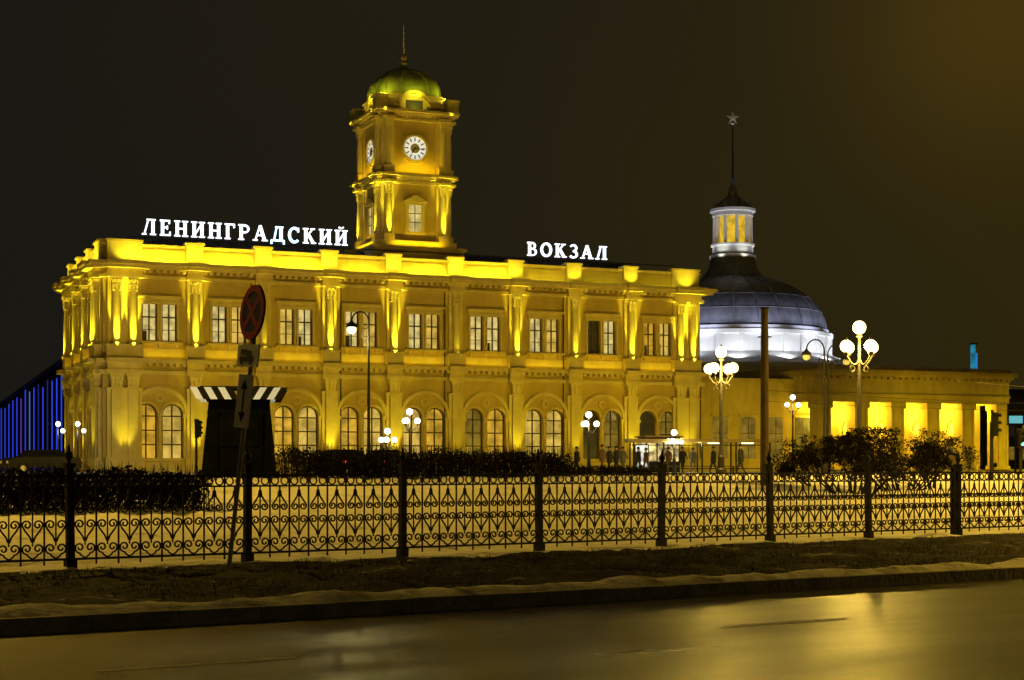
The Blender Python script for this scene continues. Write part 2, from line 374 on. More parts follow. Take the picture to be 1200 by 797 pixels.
def face(M,Lf,pil,tag,litpil,parlight,wallend):
    bays=[(pil[i]+pil[i+1])/2 for i in range(len(pil)-1)]
    holes=[]
    b=B(); g=B()
    for bi,c in enumerate(bays):
        for sx in (-1,1):
            cx=c+sx*0.76
            holes.append(rect(cx-0.58,cx+0.58,11.3,14.1))
            ca=c+sx*1.0
            holes.append(archp(ca,0.80,2.2,5.6))
            rr=random.random()
            wm=M_WIN[0] if rr<0.35 else M_WIN[1] if rr<0.85 else M_WIN[2]
            if tag=='front' and bi==7 and sx==-1: wm=M_WIN[4]
            g.box(cx-0.62,cx+0.62,0.36,0.40,11.25,14.15,wm,M)
            if random.random()<0.4: b.box(cx-0.5,cx+random.uniform(-0.3,0.1),0.352,0.358,11.3,random.uniform(11.8,12.4),M_FRAME,M)
            rr=random.random()
            wm=M_WIN[2] if rr<0.45 else M_WIN[0] if rr<0.9 else M_WIN[3]
            if tag=='front' and bi>=7: wm=M_WIN[3] if sx>0 else M_WIN[4]
            g.box(ca-0.85,ca+0.85,0.36,0.40,2.1,6.5,wm,M)
            b.box(cx-0.055,cx+0.055,0.27,0.35,11.3,14.1,M_FRAME,M)
            b.box(cx-0.58,cx+0.58,0.275,0.345,13.05,13.16,M_FRAME,M)
            b.box(cx-0.58,cx+0.58,0.28,0.34,12.1,12.15,M_FRAME,M)
            for e in (-0.54,0.54): b.box(cx+e-0.06,cx+e+0.06,0.26,0.355,11.3,14.1,M_FRAME,M)
            b.box(ca-0.055,ca+0.055,0.27,0.35,2.2,6.4,M_FRAME,M)
            for zz in (3.2,4.3,5.4): b.box(ca-0.8,ca+0.8,0.275,0.345,zz,zz+0.10,M_FRAME,M)
            for e in (-0.77,0.77): b.box(ca+e-0.06,ca+e+0.06,0.26,0.355,2.2,5.7,M_FRAME,M)
            b.ring(ca,5.6,0.70,0.82,0.26,0.352,0,math.pi,12,M_FRAME,M)
            b.ring(ca,5.6,0.82,0.98,-0.14,0.02,0,math.pi,14,M_TRIM,M)
            b.box(cx-0.74,cx-0.60,-0.12,0.01,11.2,14.12,M_TRIM,M); b.box(cx+0.60,cx+0.74,-0.12,0.01,11.2,14.12,M_TRIM,M)
        b.box(c-1.6,c+1.6,-0.16,0.012,14.12,14.34,M_TRIM,M)
        b.box(c-1.72,c+1.72,-0.34,0.014,14.55,14.72,M_TRIM,M)
        b.box(c-1.55,c+1.55,-0.08,0.011,14.34,14.55,M_TRIM,M)
        b.box(c-1.75,c+1.75,-0.30,0.013,11.02,11.2,M_TRIM,M)
        for sx in (-1.3,0,1.3): b.box(c+sx-0.1,c+sx+0.1,-0.2,0.01,10.75,11.02,M_TRIM,M)
        b.ring(c,5.6,1.92,2.16,-0.28,0.012,0,math.pi,26,M_TRIM,M)
        b.ring(c,5.6,2.16,2.24,-0.16,0.011,0,math.pi,26,M_TRIM,M)
        for sx in (-1,1):
            b.box(c+sx*2.0-0.16,c+sx*2.0+0.16,-0.16,0.013,1.9,5.35,M_TRIM,M)
            b.box(c+sx*2.0-0.24,c+sx*2.0+0.24,-0.24,0.014,5.35,5.62,M_TRIM,M)
        b.rev(c,-0.02,[(0.15,2.2),(0.15,2.4),(0.11,2.45),(0.10,5.1),(0.16,5.2),(0.19,5.45)],10,M_TRIM,M)
        b.box(c-0.2,c+0.2,-0.22,0.01,5.45,5.62,M_TRIM,M)
        b.ring(c,6.85,0.20,0.36,-0.13,0.01,0,2*math.pi,16,M_TRIM,M)
        b.box(c-1.95,c+1.95,-0.22,0.016,1.98,2.18,M_TRIM,M)
        b.box(c-1.95,c+1.95,0.02,0.11,17.45,18.32,M_WALL,M)
        b.box(c-2.05,c+2.05,-0.02,0.105,17.36,17.45,M_TRIM,M)
        b.box(c-1.95,c+1.95,-0.05,0.012,10.05,10.65,M_TRIM,M)
    for i,x in enumerate(pil):
        dbl=(i==0 and tag=='front') or (i==len(pil)-1)
        xs=[x-0.62,x+0.62] if dbl else [x]
        hw=1.32 if dbl else 0.66
        b.box(x-hw,x+hw,-0.30,0.02,1.9,7.6,M_TRIM,M)
        b.box(x-hw-0.12,x+hw+0.12,-0.55,0.02,0.5,2.25,M_TRIM,M)
        b.box(x-hw-0.06,x+hw+0.06,-0.40,0.021,7.45,7.6,M_TRIM,M)
        b.box(x-hw-0.1,x+hw+0.1,-0.72,0.02,8.63,8.97,M_TRIM,M)
        b.box(x-hw,x+hw,-0.58,0.022,8.97,9.5,M_TRIM,M)
        b.box(x-hw-0.15,x+hw+0.15,-1.10,0.02,9.497,9.82,M_TRIM,M)
        b.box(x-hw-0.05,x+hw+0.05,-0.60,0.02,9.82,10.75,M_TRIM,M)
        b.box(x-hw-0.12,x+hw+0.12,-0.68,0.02,10.75,10.9,M_TRIM,M)
        b.box(x-hw+0.06,x+hw-0.06,-0.18,0.02,10.9,16.0,M_TRIM,M)
        b.box(x-hw-0.05,x+hw+0.05,-0.72,0.02,15.997,16.27,M_TRIM,M)
        b.box(x-hw,x+hw,-0.62,0.02,16.27,16.69,M_TRIM,M)
        b.box(x-hw-0.1,x+hw+0.1,-1.25,0.02,16.697,16.95,M_TRIM,M)
        b.box(x-hw-0.18,x+hw+0.18,-1.50,0.02,16.953,17.24,M_TRIM,M)
        b.box(x-hw,x+hw,-0.20,0.72,17.2,18.78,M_TRIM,M)
        b.box(x-hw-0.1,x+hw+0.1,-0.31,0.80,18.78,18.95,M_TRIM,M)
        for xx in xs:
            capital(b,xx,-0.20,7.6,8.63,0.66,M)
            b.box(xx-0.38,xx+0.38,-0.48,0.01,2.25,7.46,M_TRIM,M)
            b.rev(xx,-0.32,[(0.38,10.9),(0.38,11.02),(0.33,11.1),(0.30,11.2),(0.30,13.0),(0.26,15.0)],14,M_TRIM,M)
            capital(b,xx,-0.30,15.0,16.0,0.54,M)
    x=0.3
    while x<Lf-0.2:
        b.box(x,x+0.26,-0.66,-0.0,16.48,16.69,M_TRIM,M)
        b.box(x,x+0.26,-0.44,-0.0,9.28,9.49,M_TRIM,M)
        x+=0.52
    b.obj(tag+'_trim',st); g.obj(tag+'_windows',st)
    holed(rect(0.0,wallend,0.5,16.7),holes,0.5,tag+'_wall',M_WALL,st,M)
    b=B()
    b.box(0.02,Lf-0.02,-0.18,0.0,0.5,1.88,M_TRIM,M)
    b.obj(tag+'_plinth',st)
    for i,x in enumerate(pil):
        dbl=(i==0 and tag=='front') or (i==len(pil)-1)
        xs=[x-0.62,x+0.62] if dbl else [x]
        k=litpil[i]
        for xx in xs:
            if k>0: spot('pilaster_uplight',(xx,-1.02,9.95),(xx,-0.44,13.8),4200*k,25,YEL2,st,0.55,0.04,M)
        spot('parapet_uplight',(x,-1.25,17.32),(x,-0.1,18.5),170,95 if dbl else 75,YEL2,st,0.8,0.05,M)
        spot('arcade_uplight',(x,-1.5,1.5),(x,-0.25,6.5),800*(0.15+0.75*k),44,YEL2,st,0.9,0.1,M)
    for i,c in enumerate(bays):
        if parlight[i]>0: area('cornice_striplight',(c,-0.95,17.34),(c,0.1,17.95),120*parlight[i],4.0,0.08,YEL2,st,M)
        area('string_course_striplight',(c,-0.55,9.9),(c,0.0,11.0),14,3.8,0.08,YEL,st,M)
pilF=[1.6+5.42*i for i in range(10)]
MS=Matrix.Translation((0,W,0))@Matrix.Rotation(R(-90),4,'Z')
face(I4,L,pilF,'front',[1.3,1.2,0.10,1.5,1.5,0.10,1.0,0.5,1.2,1.3],[1.2,1.2,1.2,0.7,1.0,1.1,0.25,0.12,0.12],L)
face(MS,W,[1.6,6.98,12.36,17.8],'side',[1,1,1,1.3],[0.8,1,1],W-0.502)
b=B()
def slab(e,z0,z1,m): b.box(-e,L+e,-e,W+e,z0,z1,m)
slab(0.34,8.65,8.95,M_TRIM); slab(0.16,9.02,9.08,M_TRIM); slab(0.58,9.5,9.8,M_TRIM)
slab(0.30,16.0,16.25,M_TRIM); slab(0.90,16.7,16.947,M_TRIM); slab(1.18,16.95,17.2,M_TRIM)
b.box(L-0.5,L,0.502,W,0.5,16.69,M_WALL); b.box(0.5,L-0.5,W-0.5,W,0.5,16.69,M_WALL)
b.box(0,L,0.1,0.5,17.2,18.5,M_WALL); b.box(-0.12,L+0.12,-0.02,0.62,18.5,18.68,M_TRIM)
b.box(0.1,0.5,0.502,W,17.2,18.5,M_WALL); b.box(-0.02,0.62,0.625,W+0.1,18.5,18.68,M_TRIM)
b.box(L-0.5,L-0.1,0.502,W,17.2,18.5,M_WALL); b.box(L-0.62,L+0.02,0.625,W+0.1,18.5,18.68,M_TRIM)
b.box(0.5,L-0.5,W-0.5,W-0.1,17.2,18.5,M_WALL)
for i in range(4):
    v=1.6+5.38*i
    b.box(L,L+0.25,v-0.6,v+0.6,1.0,8.6,M_TRIM); b.box(L,L+0.25,v-0.6,v+0.6,9.8,15.99,M_TRIM)
b.obj('cornices_and_parapet',st)
b=B()
b.add([(0.8,0.8,17.6),(L-0.8,0.8,17.6),(L-0.8,W-0.8,17.6),(0.8,W-0.8,17.6),(5,4.5,19.75),(L-5,4.5,19.75),(L-5,W-4.5,19.75),(5,W-4.5,19.75)],
      [(0,1,5,4),(1,2,6,5),(2,3,7,6),(3,0,4,7),(4,5,6,7)],M_ROOF)
for i in range(40):
    x=1.6+i*1.25
    x2=min(max(x,5),L-5); b.add([(x-0.03,0.8,17.62),(x+0.03,0.8,17.62),(x2+0.03,4.5,19.80),(x2-0.03,4.5,19.80)],[(0,1,2,3)],M_ROOF)
b.box(2,L-2,1.0,1.1,19.30,19.36,M_IRON)
b.obj('roof',st)
b=B()
for x in (12.44-0.95,28.7-0.95,39.5-0.95,17.86+0.95):
    b.cyl((x,-0.14,1.2),(x,-0.14,16.0),0.06,0.06,8,M_FRAME)
b.obj('downpipes',st)

TC=(26.1,5.5)
def tower():
    b=B(); g=B(); cx,cy=TC
    b.box(cx-4.0,cx+4.0,cy-4.0,cy+4.0,17.3,19.6,M_TRIM); b.box(cx-4.2,cx+4.2,cy-4.2,cy+4.2,19.6,19.85,M_TRIM)
    b.box(cx-3.5,cx+3.5,cy-3.5,cy+3.5,19.85,20.4,M_TRIM)
    h=2.85
    for z0,z1 in ((20.4,25.2),(26.1,30.5)):
        b.box(cx-h,cx+h,cy-h,cy+h,z0,z1,M_WALL)
    for z,e,t in ((25.2,3.2,0.22),(25.42,3.05,0.2),(25.62,3.38,0.16),(25.78,3.58,0.2),(25.98,3.3,0.12),
                  (30.5,3.2,0.2),(30.7,3.02,0.28),(30.98,3.45,0.16),(31.14,3.72,0.22)):
        b.box(cx-e,cx+e,cy-e,cy+e,z,z+t,M_TRIM)
    x=-3.1
    while x<3.0:
        for z,e in ((30.8,3.3),(25.46,3.25)):
            b.box(cx+x,cx+x+0.16,cy-e,cy+e,z,z+0.175,M_TRIM); b.box(cx-e,cx+e,cy+x,cy+x+0.16,z+0.001,z+0.174,M_TRIM)
        x+=0.36
    for k in range(4):
        M=Matrix.Translation((cx,cy,0))@Matrix.Rotation(R(90*k),4,'Z')
        for sx in (-1,1):
            X=sx*2.42
            for z0,z1 in ((20.4,25.2),(26.1,30.5)):
                b.box(X-0.56,X+0.56,-h-0.14,-h+0.01,z0,z1,M_TRIM,M)
                b.box(X-0.46,X+0.46,-h-0.62,-h,z0,z0+0.55,M_TRIM,M)
                b.rev(X,-h-0.30,[(0.32,z0+0.55),(0.27,z0+0.7),(0.27,z0+2.5),(0.23,z1-0.85)],12,M_TRIM,M)
                capital(b,X,-h-0.28,z1-0.85,z1,0.46,M)
                b.box(X-0.6,X+0.6,-h-0.80,-h,z1+0.001,z1+0.22,M_TRIM,M); b.box(X-0.65,X+0.65,-h-1.0,-h,z1+0.58,z1+0.79,M_TRIM,M)
            b.box(sx*3.15-0.5,sx*3.15+0.5,-3.65,-2.65,31.36+0.001*k,32.25+0.001*k,M_TRIM,M)
            b.box(sx*3.15-0.58,sx*3.15+0.58,-3.73,-2.57,32.25+0.001*k,32.42+0.001*k,M_TRIM,M)
        b.box(-0.95,0.95,-h-0.14,-h+0.01,21.0,21.25,M_TRIM,M)
        b.box(-0.85,-0.55,-h-0.12,-h+0.01,21.25,23.5,M_TRIM,M); b.box(0.55,0.85,-h-0.12,-h+0.01,21.25,23.5,M_TRIM,M)
        b.box(-0.95,0.95,-h-0.16,-h+0.01,23.5,23.75,M_TRIM,M)
        b.add([(-1.1,-h-0.3,23.75),(1.1,-h-0.3,23.75),(0,-h-0.3,24.35),(-1.1,-h,23.75),(1.1,-h,23.75),(0,-h,24.35)],[(0,1,2),(0,2,5,3),(1,4,5,2),(0,3,4,1)],M_TRIM,M)
        g.box(-0.55,0.55,-h-0.03,-h+0.01,21.25,23.5,M_WIN[1],M)
        b.box(-0.03,0.03,-h-0.07,-h-0.02,21.25,23.5,M_FRAME,M)
        for zz in (22.0,22.75): b.box(-0.55,0.55,-h-0.065,-h-0.021,zz,zz+0.06,M_FRAME,M)
        b.ring(0,28.25,0.98,1.18,-h-0.2,-h+0.01,0,2*math.pi,32,M_TRIM,M)
        b.ring(0,28.25,1.25,1.32,-h-0.1,-h+0.01,0,2*math.pi,32,M_TRIM,M)
        g.ring(0,28.25,0.0,0.98,-h-0.06,-h+0.01,0,2*math.pi,32,M_CLOCK,M)
        g.ring(0,28.25,0.0,0.40,-h-0.075,-h-0.061,0,2*math.pi,24,M_WIN[3],M)
        for q in range(12):
            a=2*math.pi*q/12; T=M@Matrix.Translation((0,0,28.25))@Matrix.Rotation(a,4,'Y')
            g.box(-0.045,0.045,-h-0.085,-h-0.062,0.60,0.90,M_DARK,T)
        for a,l,w in ((R(215),0.5,0.05),(R(95),0.8,0.035)):
            T=M@Matrix.Translation((0,0,28.25))@Matrix.Rotation(a,4,'Y')
            g.box(-w,w,-h-0.10,-h-0.087,-0.12,l,M_DARK,T)
        b.box(-2.35,2.35,-2.75,-2.55,31.36,32.6,M_TRIM,M)
        g.box(-0.75,0.75,-2.79,-2.74,31.6,32.3,M_WIN[4],M)
        b.ring(0,31.55,1.35,1.6,-2.95,-2.6,R(15),R(165),16,M_TRIM,M)
        b.box(-2.5,2.5,-2.9,-2.4,32.6,32.78,M_TRIM,M)
    b.frus(cx,cy,31.36,32.7,2.5,2.5,2.5,2.5,M_WALL)
    g2=B()
    prof=[(2.85,32.78),(2.85,33.1),(2.78,33.6),(2.55,34.15),(2.12,34.65),(1.6,35.05),(1.05,35.3),(0.55,35.42)]
    def supr(a,r):
        c=abs(math.cos(a));s=abs(math.sin(a)); return r/((c**4+s**4)**0.25)
    vs=[];fs=[]
    for r,z in prof:
        for i in range(32):
            a=2*math.pi*i/32; q=supr(a,r); vs.append((cx+q*math.cos(a),cy+q*math.sin(a),z))
    for j in range(len(prof)-1):
        for i in range(32): fs.append((j*32+i,j*32+(i+1)%32,(j+1)*32+(i+1)%32,(j+1)*32+i))
    fs.append(tuple(7*32+i for i in range(32)))
    g2.add(vs,fs,M_GREEN)
    for i in range(16):
        a=2*math.pi*i/16
        pts=[(cx+(supr(a,r)+0.03)*math.cos(a),cy+(supr(a,r)+0.03)*math.sin(a),z) for r,z in prof]
        g2.path(pts,0.055,6,M_GREEN)
    g2.rev(cx,cy,[(0.62,35.38),(0.62,35.5),(0.4,35.55),(0.32,35.85),(0.45,36.0),(0.42,36.1),(0.12,36.3)],14,M_GREEN)
    g2.ball((cx,cy,36.5),0.28,M_TRIM)
    g2.cyl((cx,cy,36.6),(cx,cy,39.4),0.09,0.03,8,M_TRIM)
    b.obj('tower_masonry',st); g.obj('tower_windows_and_clocks',st); g2.obj('tower_dome',st,smooth=True)
    for k in (0,3):
        M=Matrix.Translation((cx,cy,0))@Matrix.Rotation(R(90*k),4,'Z')
        for sx in (-1,1):
            spot('tower_uplight',(sx*2.42,-3.85,19.95),(sx*2.42,-3.34,23.6),3600,26,YEL2,st,0.6,0.05,M)
            spot('tower_uplight',(sx*2.42,-3.80,25.9),(sx*2.42,-3.34,29.2),3200,27,YEL2,st,0.6,0.05,M)
            spot('tower_pedestal_light',(sx*2.9,-3.9,31.0),(sx*3.05,-3.6,32.3),60,80,YEL2,st,0.8,0.05,M)
        area('tower_cornice_striplight',(0,-3.5,26.15),(0,-2.8,28),50,3.4,0.08,YEL,st,M)
        area('tower_base_striplight',(0,-3.9,20.0),(0,-2.8,23),50,4.5,0.08,YEL,st,M)
        spot('tower_pediment_light',(0,-3.62,31.45),(0,-2.7,32.4),110,130,YEL2,st,0.8,0.06,M)
        spot('tower_dome_light',(0,-3.7,32.6),(0,-1.6,34.3),70,120,(1.0,0.95,0.05),st,0.8,0.06,M)
    for sx,sy in ((-1,-1),(1,-1),(-1,1)):
        spot('tower_dome_light',(cx+sx*3.2,cy+sy*3.2,32.6),(cx+sx*1.4,cy+sy*1.4,34.4),130,120,(1.0,0.95,0.05),st,0.8,0.06)
tower()
def floodlight(u,v,tz,power,tu=None,tv=0,ang=75,col=YEL):
    Mw=Matrix.Translation((-31.2,123.6,0))@Matrix.Rotation(ANG,4,'Z')
    p=Mw@Vector((u,v,0)); z=gz(p.x,p.y)
    b=B(); b.box(-0.25,0.25,-0.12,0.12,0.35,0.75,M_DARK); b.cyl((0,0,0),(0,0,0.36),0.04,0.04,8,M_DARK); b.box(-0.2,0.2,-0.15,0.15,-0.05,0.03,M_DARK)
    b.obj('floodlight',loc=(p.x,p.y,z),rot=ANG)
    q=p+(Mw.to_3x3()@Vector((0,0.3,0))); t=Mw@Vector((tu if tu is not None else u,tv,tz))
    spot('floodlight_beam',(q.x,q.y,z+0.6),t,power,ang,col,None,0.9,0.3)
for u,k in ((4,0.9),(15,0.85),(26,0.85),(37,1.0),(48,1.2)): floodlight(u,-20,8.0,3500*k)
for u,v in ((-20,14),(-20,4)): floodlight(u,v,8,2500,tu=0,tv=v)
floodlight(12,-22,27,3000,tu=25,tv=2.5,ang=24); floodlight(-18,-8,27,3800,tu=23,tv=5,ang=20)

# ---------------------------------------------------------------- roof sign letters
T_,t_=0.18,0.085
def arcp(cx,cy,rx,ry,a0,a1,n=14): return [(cx+rx*math.cos(R(a0+(a1-a0)*i/n)),cy+ry*math.sin(R(a0+(a1-a0)*i/n))) for i in range(n+1)]
def serif(x,y,w=0.34): return ('l',[(x-w/2,y),(x+w/2,y)],0.075)
def stem(x): return [('l',[(x,0),(x,1)],T_),serif(x,0.035),serif(x,0.965)]
GL={
'Н':(0.80,stem(0.17)+stem(0.63)+[('l',[(0.17,0.5),(0.63,0.5)],t_)]),
'И':(0.80,stem(0.17)+stem(0.63)+[('l',[(0.19,0.12),(0.61,0.88)],t_)]),
'Й':(0.80,stem(0.17)+stem(0.63)+[('l',[(0.19,0.12),(0.61,0.88)],t_),('l',arcp(0.4,1.22,0.13,0.1,180,360,6),0.08)]),
'Е':(0.66,[('l',[(0.17,0),(0.17,1)],T_),('l',[(0.02,0.96),(0.58,0.96)],0.085),('l',[(0.02,0.04),(0.62,0.04)],0.085),('l',[(0.17,0.52),(0.44,0.52)],t_),('l',[(0.56,1.0),(0.56,0.76)],0.08),('l',[(0.60,0),(0.60,0.26)],0.08),('l',[(0.44,0.4),(0.44,0.64)],0.07)]),
'Г':(0.62,stem(0.17)+[('l',[(0.1,0.96),(0.58,0.96)],0.085),('l',[(0.56,1.0),(0.56,0.74)],0.08)]),
'Р':(0.70,stem(0.17)+[('l',[(0.17,0.95)]+arcp(0.36,0.72,0.25,0.23,90,-90,10)+[(0.17,0.49)],0.11)]),
'Л':(0.82,[('l',[(0.13,0.04),(0.36,0.96)],t_),('l',[(0.63,0),(0.63,1)],T_),serif(0.12,0.035,0.26),serif(0.63,0.035),('l',[(0.27,0.96),(0.78,0.96)],0.085)]),
'А':(0.86,[('l',[(0.13,0.04),(0.42,1.0)],t_),('l',[(0.41,1.0),(0.70,0.04)],T_),('l',[(0.22,0.36),(0.6,0.36)],t_),serif(0.12,0.035,0.28),serif(0.71,0.035,0.34)]),
'Д':(0.88,[('l',[(0.22,0.08),(0.38,0.96)],t_),('l',[(0.65,0.08),(0.65,1)],T_),('l',[(0.30,0.96),(0.78,0.96)],0.085),('l',[(0.04,0.08),(0.84,0.08)],0.1),('l',[(0.06,0.1),(0.06,-0.16)],0.09),('l',[(0.82,0.1),(0.82,-0.16)],0.09)]),
'С':(0.74,[('l',arcp(0.40,0.5,0.31,0.46,48,312,20),0.15),('l',[(0.64,0.98),(0.64,0.7)],0.08)]),
'К':(0.80,stem(0.17)+[('l',[(0.24,0.48),(0.60,0.96)],t_),('l',[(0.34,0.58),(0.64,0.04)],T_*0.9),serif(0.66,0.035,0.28),serif(0.60,0.965,0.26)]),
'В':(0.72,[('l',[(0.17,0),(0.17,1)],T_),('l',[(0.02,0.96),(0.3,0.96)]+arcp(0.32,0.74,0.22,0.22,90,-90,8)+[(0.17,0.52)],0.1),('l',[(0.17,0.52),(0.32,0.52)]+arcp(0.36,0.28,0.25,0.24,90,-90,8)+[(0.02,0.04)],0.1)]),
'О':(0.82,[('l',arcp(0.41,0.5,0.32,0.46,0,360,24),0.15)]),
'З':(0.64,[('l',arcp(0.30,0.74,0.21,0.22,150,-90,12),0.12),('l',arcp(0.30,0.27,0.25,0.24,90,-150,12),0.12)]),
}
def roof_sign(text,u0,u1,v,z,h):
    b=B(); fr=B()
    tot=sum(GL[c][0] for c in text); gap=0.20
    k=(u1-u0)/(tot+gap*(len(text)-1)); x=0
    for ci,c in enumerate(text):
        w,pr=GL[c]
        m=M_SIGNB if (text[0]=='Л' and ci in (8,9)) else M_SIGN
        for j,(q,pts,wd) in enumerate(pr):
            P_=[((x+px)*k,py*h) for px,py in pts]
            b.ribbon(P_,wd*h*0.5,m,Matrix.Translation((0,-0.001*j,0)),w=0.10)
        fr.cyl(((x+0.2)*k,0.13,-2.2),((x+0.2)*k,0.13,h),0.03,0.03,5,M_IRON)
        fr.cyl(((x+w-0.2)*k,0.13,-2.2),((x+w-0.2)*k,0.13,h),0.03,0.03,5,M_IRON)
        x+=w+gap
    fr.box(-0.2,u1-u0+0.2,0.11,0.17,-0.12,-0.06,M_IRON); fr.box(-0.2,u1-u0+0.2,0.11,0.17,h*0.5,h*0.5+0.06,M_IRON)
    Mw=Matrix.Translation((-31.2,123.6,0))@Matrix.Rotation(ANG,4,'Z'); p=Mw@Vector((u0,v,z))
    e=empty('station_roof_sign',p,ANG); b.obj('letters',e); fr.obj('support_frame',e)
roof_sign('ЛЕНИНГРАДСКИЙ',3.2,19.8,1.3,19.6,1.22)
roof_sign('ВОКЗАЛ',35.8,43.4,1.3,19.6,1.15)

# ---------------------------------------------------------------- metro pavilion
mp=empty('domed_metro_pavilion',(28.3,150,0),ANG)
b=B(); PW=22.0; PZ=11.0
b.box(0.6,PW-0.6,4.5,24,0.6,10.2,M_STONE)
b.box(-0.01,PW+0.01,0,24,7.6,10.0,M_STONE)
b.box(-0.35,PW+0.35,-0.35,24.3,10.0,10.25,M_STONE); b.box(-0.6,PW+0.6,-0.6,24.6,10.25,10.6,M_STONE); b.box(-0.1,PW+0.1,-0.1,24.1,10.6,11.0,M_STONE)
b.box(-0.12,PW+0.12,-0.12,24.12,8.2,8.4,M_STONE)
x=0.0
while x<PW: b.box(x,x+0.3,-0.3,0,9.75,9.99,M_STONE); x+=0.7
x=0.0
while x<24: b.box(-0.3,0,x,x+0.3,9.75,9.99,M_STONE); x+=0.7
n=6
for i in range(n):
    cx=0.75+i*(PW-1.5)/(n-1)
    b.box(cx-0.72,cx+0.72,0.02,1.4,0.6,7.0,M_STONE); b.box(cx-0.85,cx+0.85,-0.1,1.5,7.0,7.59,M_STONE); b.box(cx-0.85,cx+0.85,-0.1,1.5,0.6,1.6,M_STONE)
    b.box(cx-0.5,cx-0.42,-0.03,0.05,1.6,7.0,M_STONE); b.box(cx+0.42,cx+0.5,-0.03,0.05,1.6,7.0,M_STONE)
b.box(0.02,1.3,4.3,24,0.6,7.6,M_STONE); b.box(PW-1.3,PW-0.02,4.3,24,0.6,7.6,M_STONE)
for v in (7,11,15,19,23): b.box(-0.12,0.03,v-0.5,v+0.5,0.6,7.6,M_STONE)
b.box(-2,PW+2,-3,0,0.5,1.25,M_STONE)
dd=B()
for i in range(5):
    cx=0.75+(i+0.5)*(PW-1.5)/5
    dd.box(cx-1.0,cx+1.0,4.42,4.49,1.25,4.0,M_WIN[3]); dd.box(cx-0.04,cx+0.04,4.36,4.415,1.25,4.0,M_DARK); dd.box(cx-1.15,cx+1.15,4.30,4.48,4.0,4.25,M_FRAME)
    dd.box(cx-1.0,cx+1.0,4.36,4.416,2.4,2.5,M_DARK)
    dd.ring(cx,5.0,0.95,1.15,4.35,4.49,0,math.pi,14,M_STONE)
b.obj('portico',mp); dd.obj('doors',mp)
for i in range(5):
    cx=0.75+(i+0.5)*(PW-1.5)/5
    spot('portico_lamp',(cx,2.9,4.2),(cx,4.4,6.6),3000,105,(1.0,0.82,0.05),mp,0.9,0.2)
    point('portico_ceiling_lamp',(cx,2.2,6.8),520,(1.0,0.66,0.03),mp,0.2)
b=B(); cx,cy=11.0,34.0
b.rev(cx,cy,[(14.3,0.6),(14.3,12.2),(14.6,12.2),(14.6,12.6),(11.2,14.0)],56,M_WHITE)
b.rev(cx,cy,[(11.0,13.6),(11.0,15.9),(11.3,16.0),(11.3,16.4),(10.8,16.6),(10.8,16.9)],56,M_WHITE)
for i in range(28):
    a=2*math.pi*i/28; T=Matrix.Translation((cx,cy,0))@Matrix.Rotation(a,4,'Z')
    b.box(10.95,11.2,-0.25,0.25,13.9,15.95,M_WHITE,T)
b.obj('drum',mp)
b=B()
prof=[(10.5*math.cos(t)**1.05,16.9+6.5*math.sin(t)) for t in [R(2+i*4.0) for i in range(20)]]
prof=[p for p in prof if p[0]>3.4]+[(3.2,23.5),(2.75,24.2),(2.5,25.3)]
b.rev(cx,cy,prof,64,M_DOME)
for i in range(24):
    a=2*math.pi*i/24
    b.path([(cx+(r+0.03)*math.cos(a),cy+(r+0.03)*math.sin(a),z+0.02) for r,z in prof[:-2]],0.09,5,M_DOME)
for q in (4,8): 
    r,z=prof[q]; b.rev(cx,cy,[(r+0.02,z-0.05),(r+0.10,z),(r+0.0,z+0.08)],64,M_DOME)
b.obj('dome',mp,smooth=True)
b=B()
b.rev(cx,cy,[(2.6,25.3),(2.6,25.6),(2.3,25.7),(2.3,26.6),(2.5,26.7),(2.5,26.9)],28,M_WHITE)
for i in range(10):
    a=2*math.pi*i/10
    b.rev(cx+2.1*math.cos(a),cy+2.1*math.sin(a),[(0.22,26.9),(0.2,27.1),(0.17,29.9),(0.26,30.1)],8,M_WHITE)
b.rev(cx,cy,[(2.35,30.1),(2.35,30.5),(2.6,30.6),(2.6,30.9),(2.0,31.0)],28,M_WHITE)
b.rev(cx,cy,[(1.45,26.9),(1.45,30.1)],16,emis('lantern_inner_glow',(1.0,0.62,0.03),0.85,0.5,1.5))
for i in range(12):
    a=2*math.pi*i/12
    b.cyl((cx+1.9*math.cos(a),cy+1.9*math.sin(a),31),(cx+2.1*math.cos(a),cy+2.1*math.sin(a),32.0),0.12,0.02,5,M_DOME)
b.rev(cx,cy,[(1.7,31.0),(1.8,31.3),(1.3,32.0),(0.6,32.5),(0.35,33.5),(0.16,34.5)],16,M_DOME)
b.cyl((cx,cy,34.4),(cx,cy,40.8),0.13,0.05,8,M_IRON)
b.rev(cx,cy,[(0.05,40.6),(0.25,40.8),(0.05,41.0)],8,M_WHITE)
S=Matrix.Translation((cx,cy,41.4))@Matrix.Rotation(R(-20),4,'Z')
for i in range(5):
    a=R(90+72*i); b.add([(0.85*math.cos(a),0,0.85*math.sin(a)),(0.28*math.cos(a+R(36)),-0.1,0.28*math.sin(a+R(36))),(0,-0.16,0),(0.28*math.cos(a-R(36)),-0.1,0.28*math.sin(a-R(36))),(0,0.16,0)],[(0,1,2),(0,2,3),(0,1,4),(0,4,3)],M_WHITE,S)
b.obj('lantern_and_spire',mp,smooth=True)
for i in range(10):
    a=R(-190+24*i)
    spot('drum_floodlight',(cx+13.8*math.cos(a),cy+13.8*math.sin(a),13.4),(cx+11*math.cos(a),cy+11*math.sin(a),15.0),560,140,(0.86,0.90,1.0),mp,0.8,0.15)
for i in range(8):
    a=R(-200+32*i)
    spot('dome_floodlight',(cx+15.2*math.cos(a),cy+15.2*math.sin(a),15.4),(cx+7.5*math.cos(a),cy+7.5*math.sin(a),20.6),1150,75,(0.66,0.70,1.0),mp,0.8,0.15)
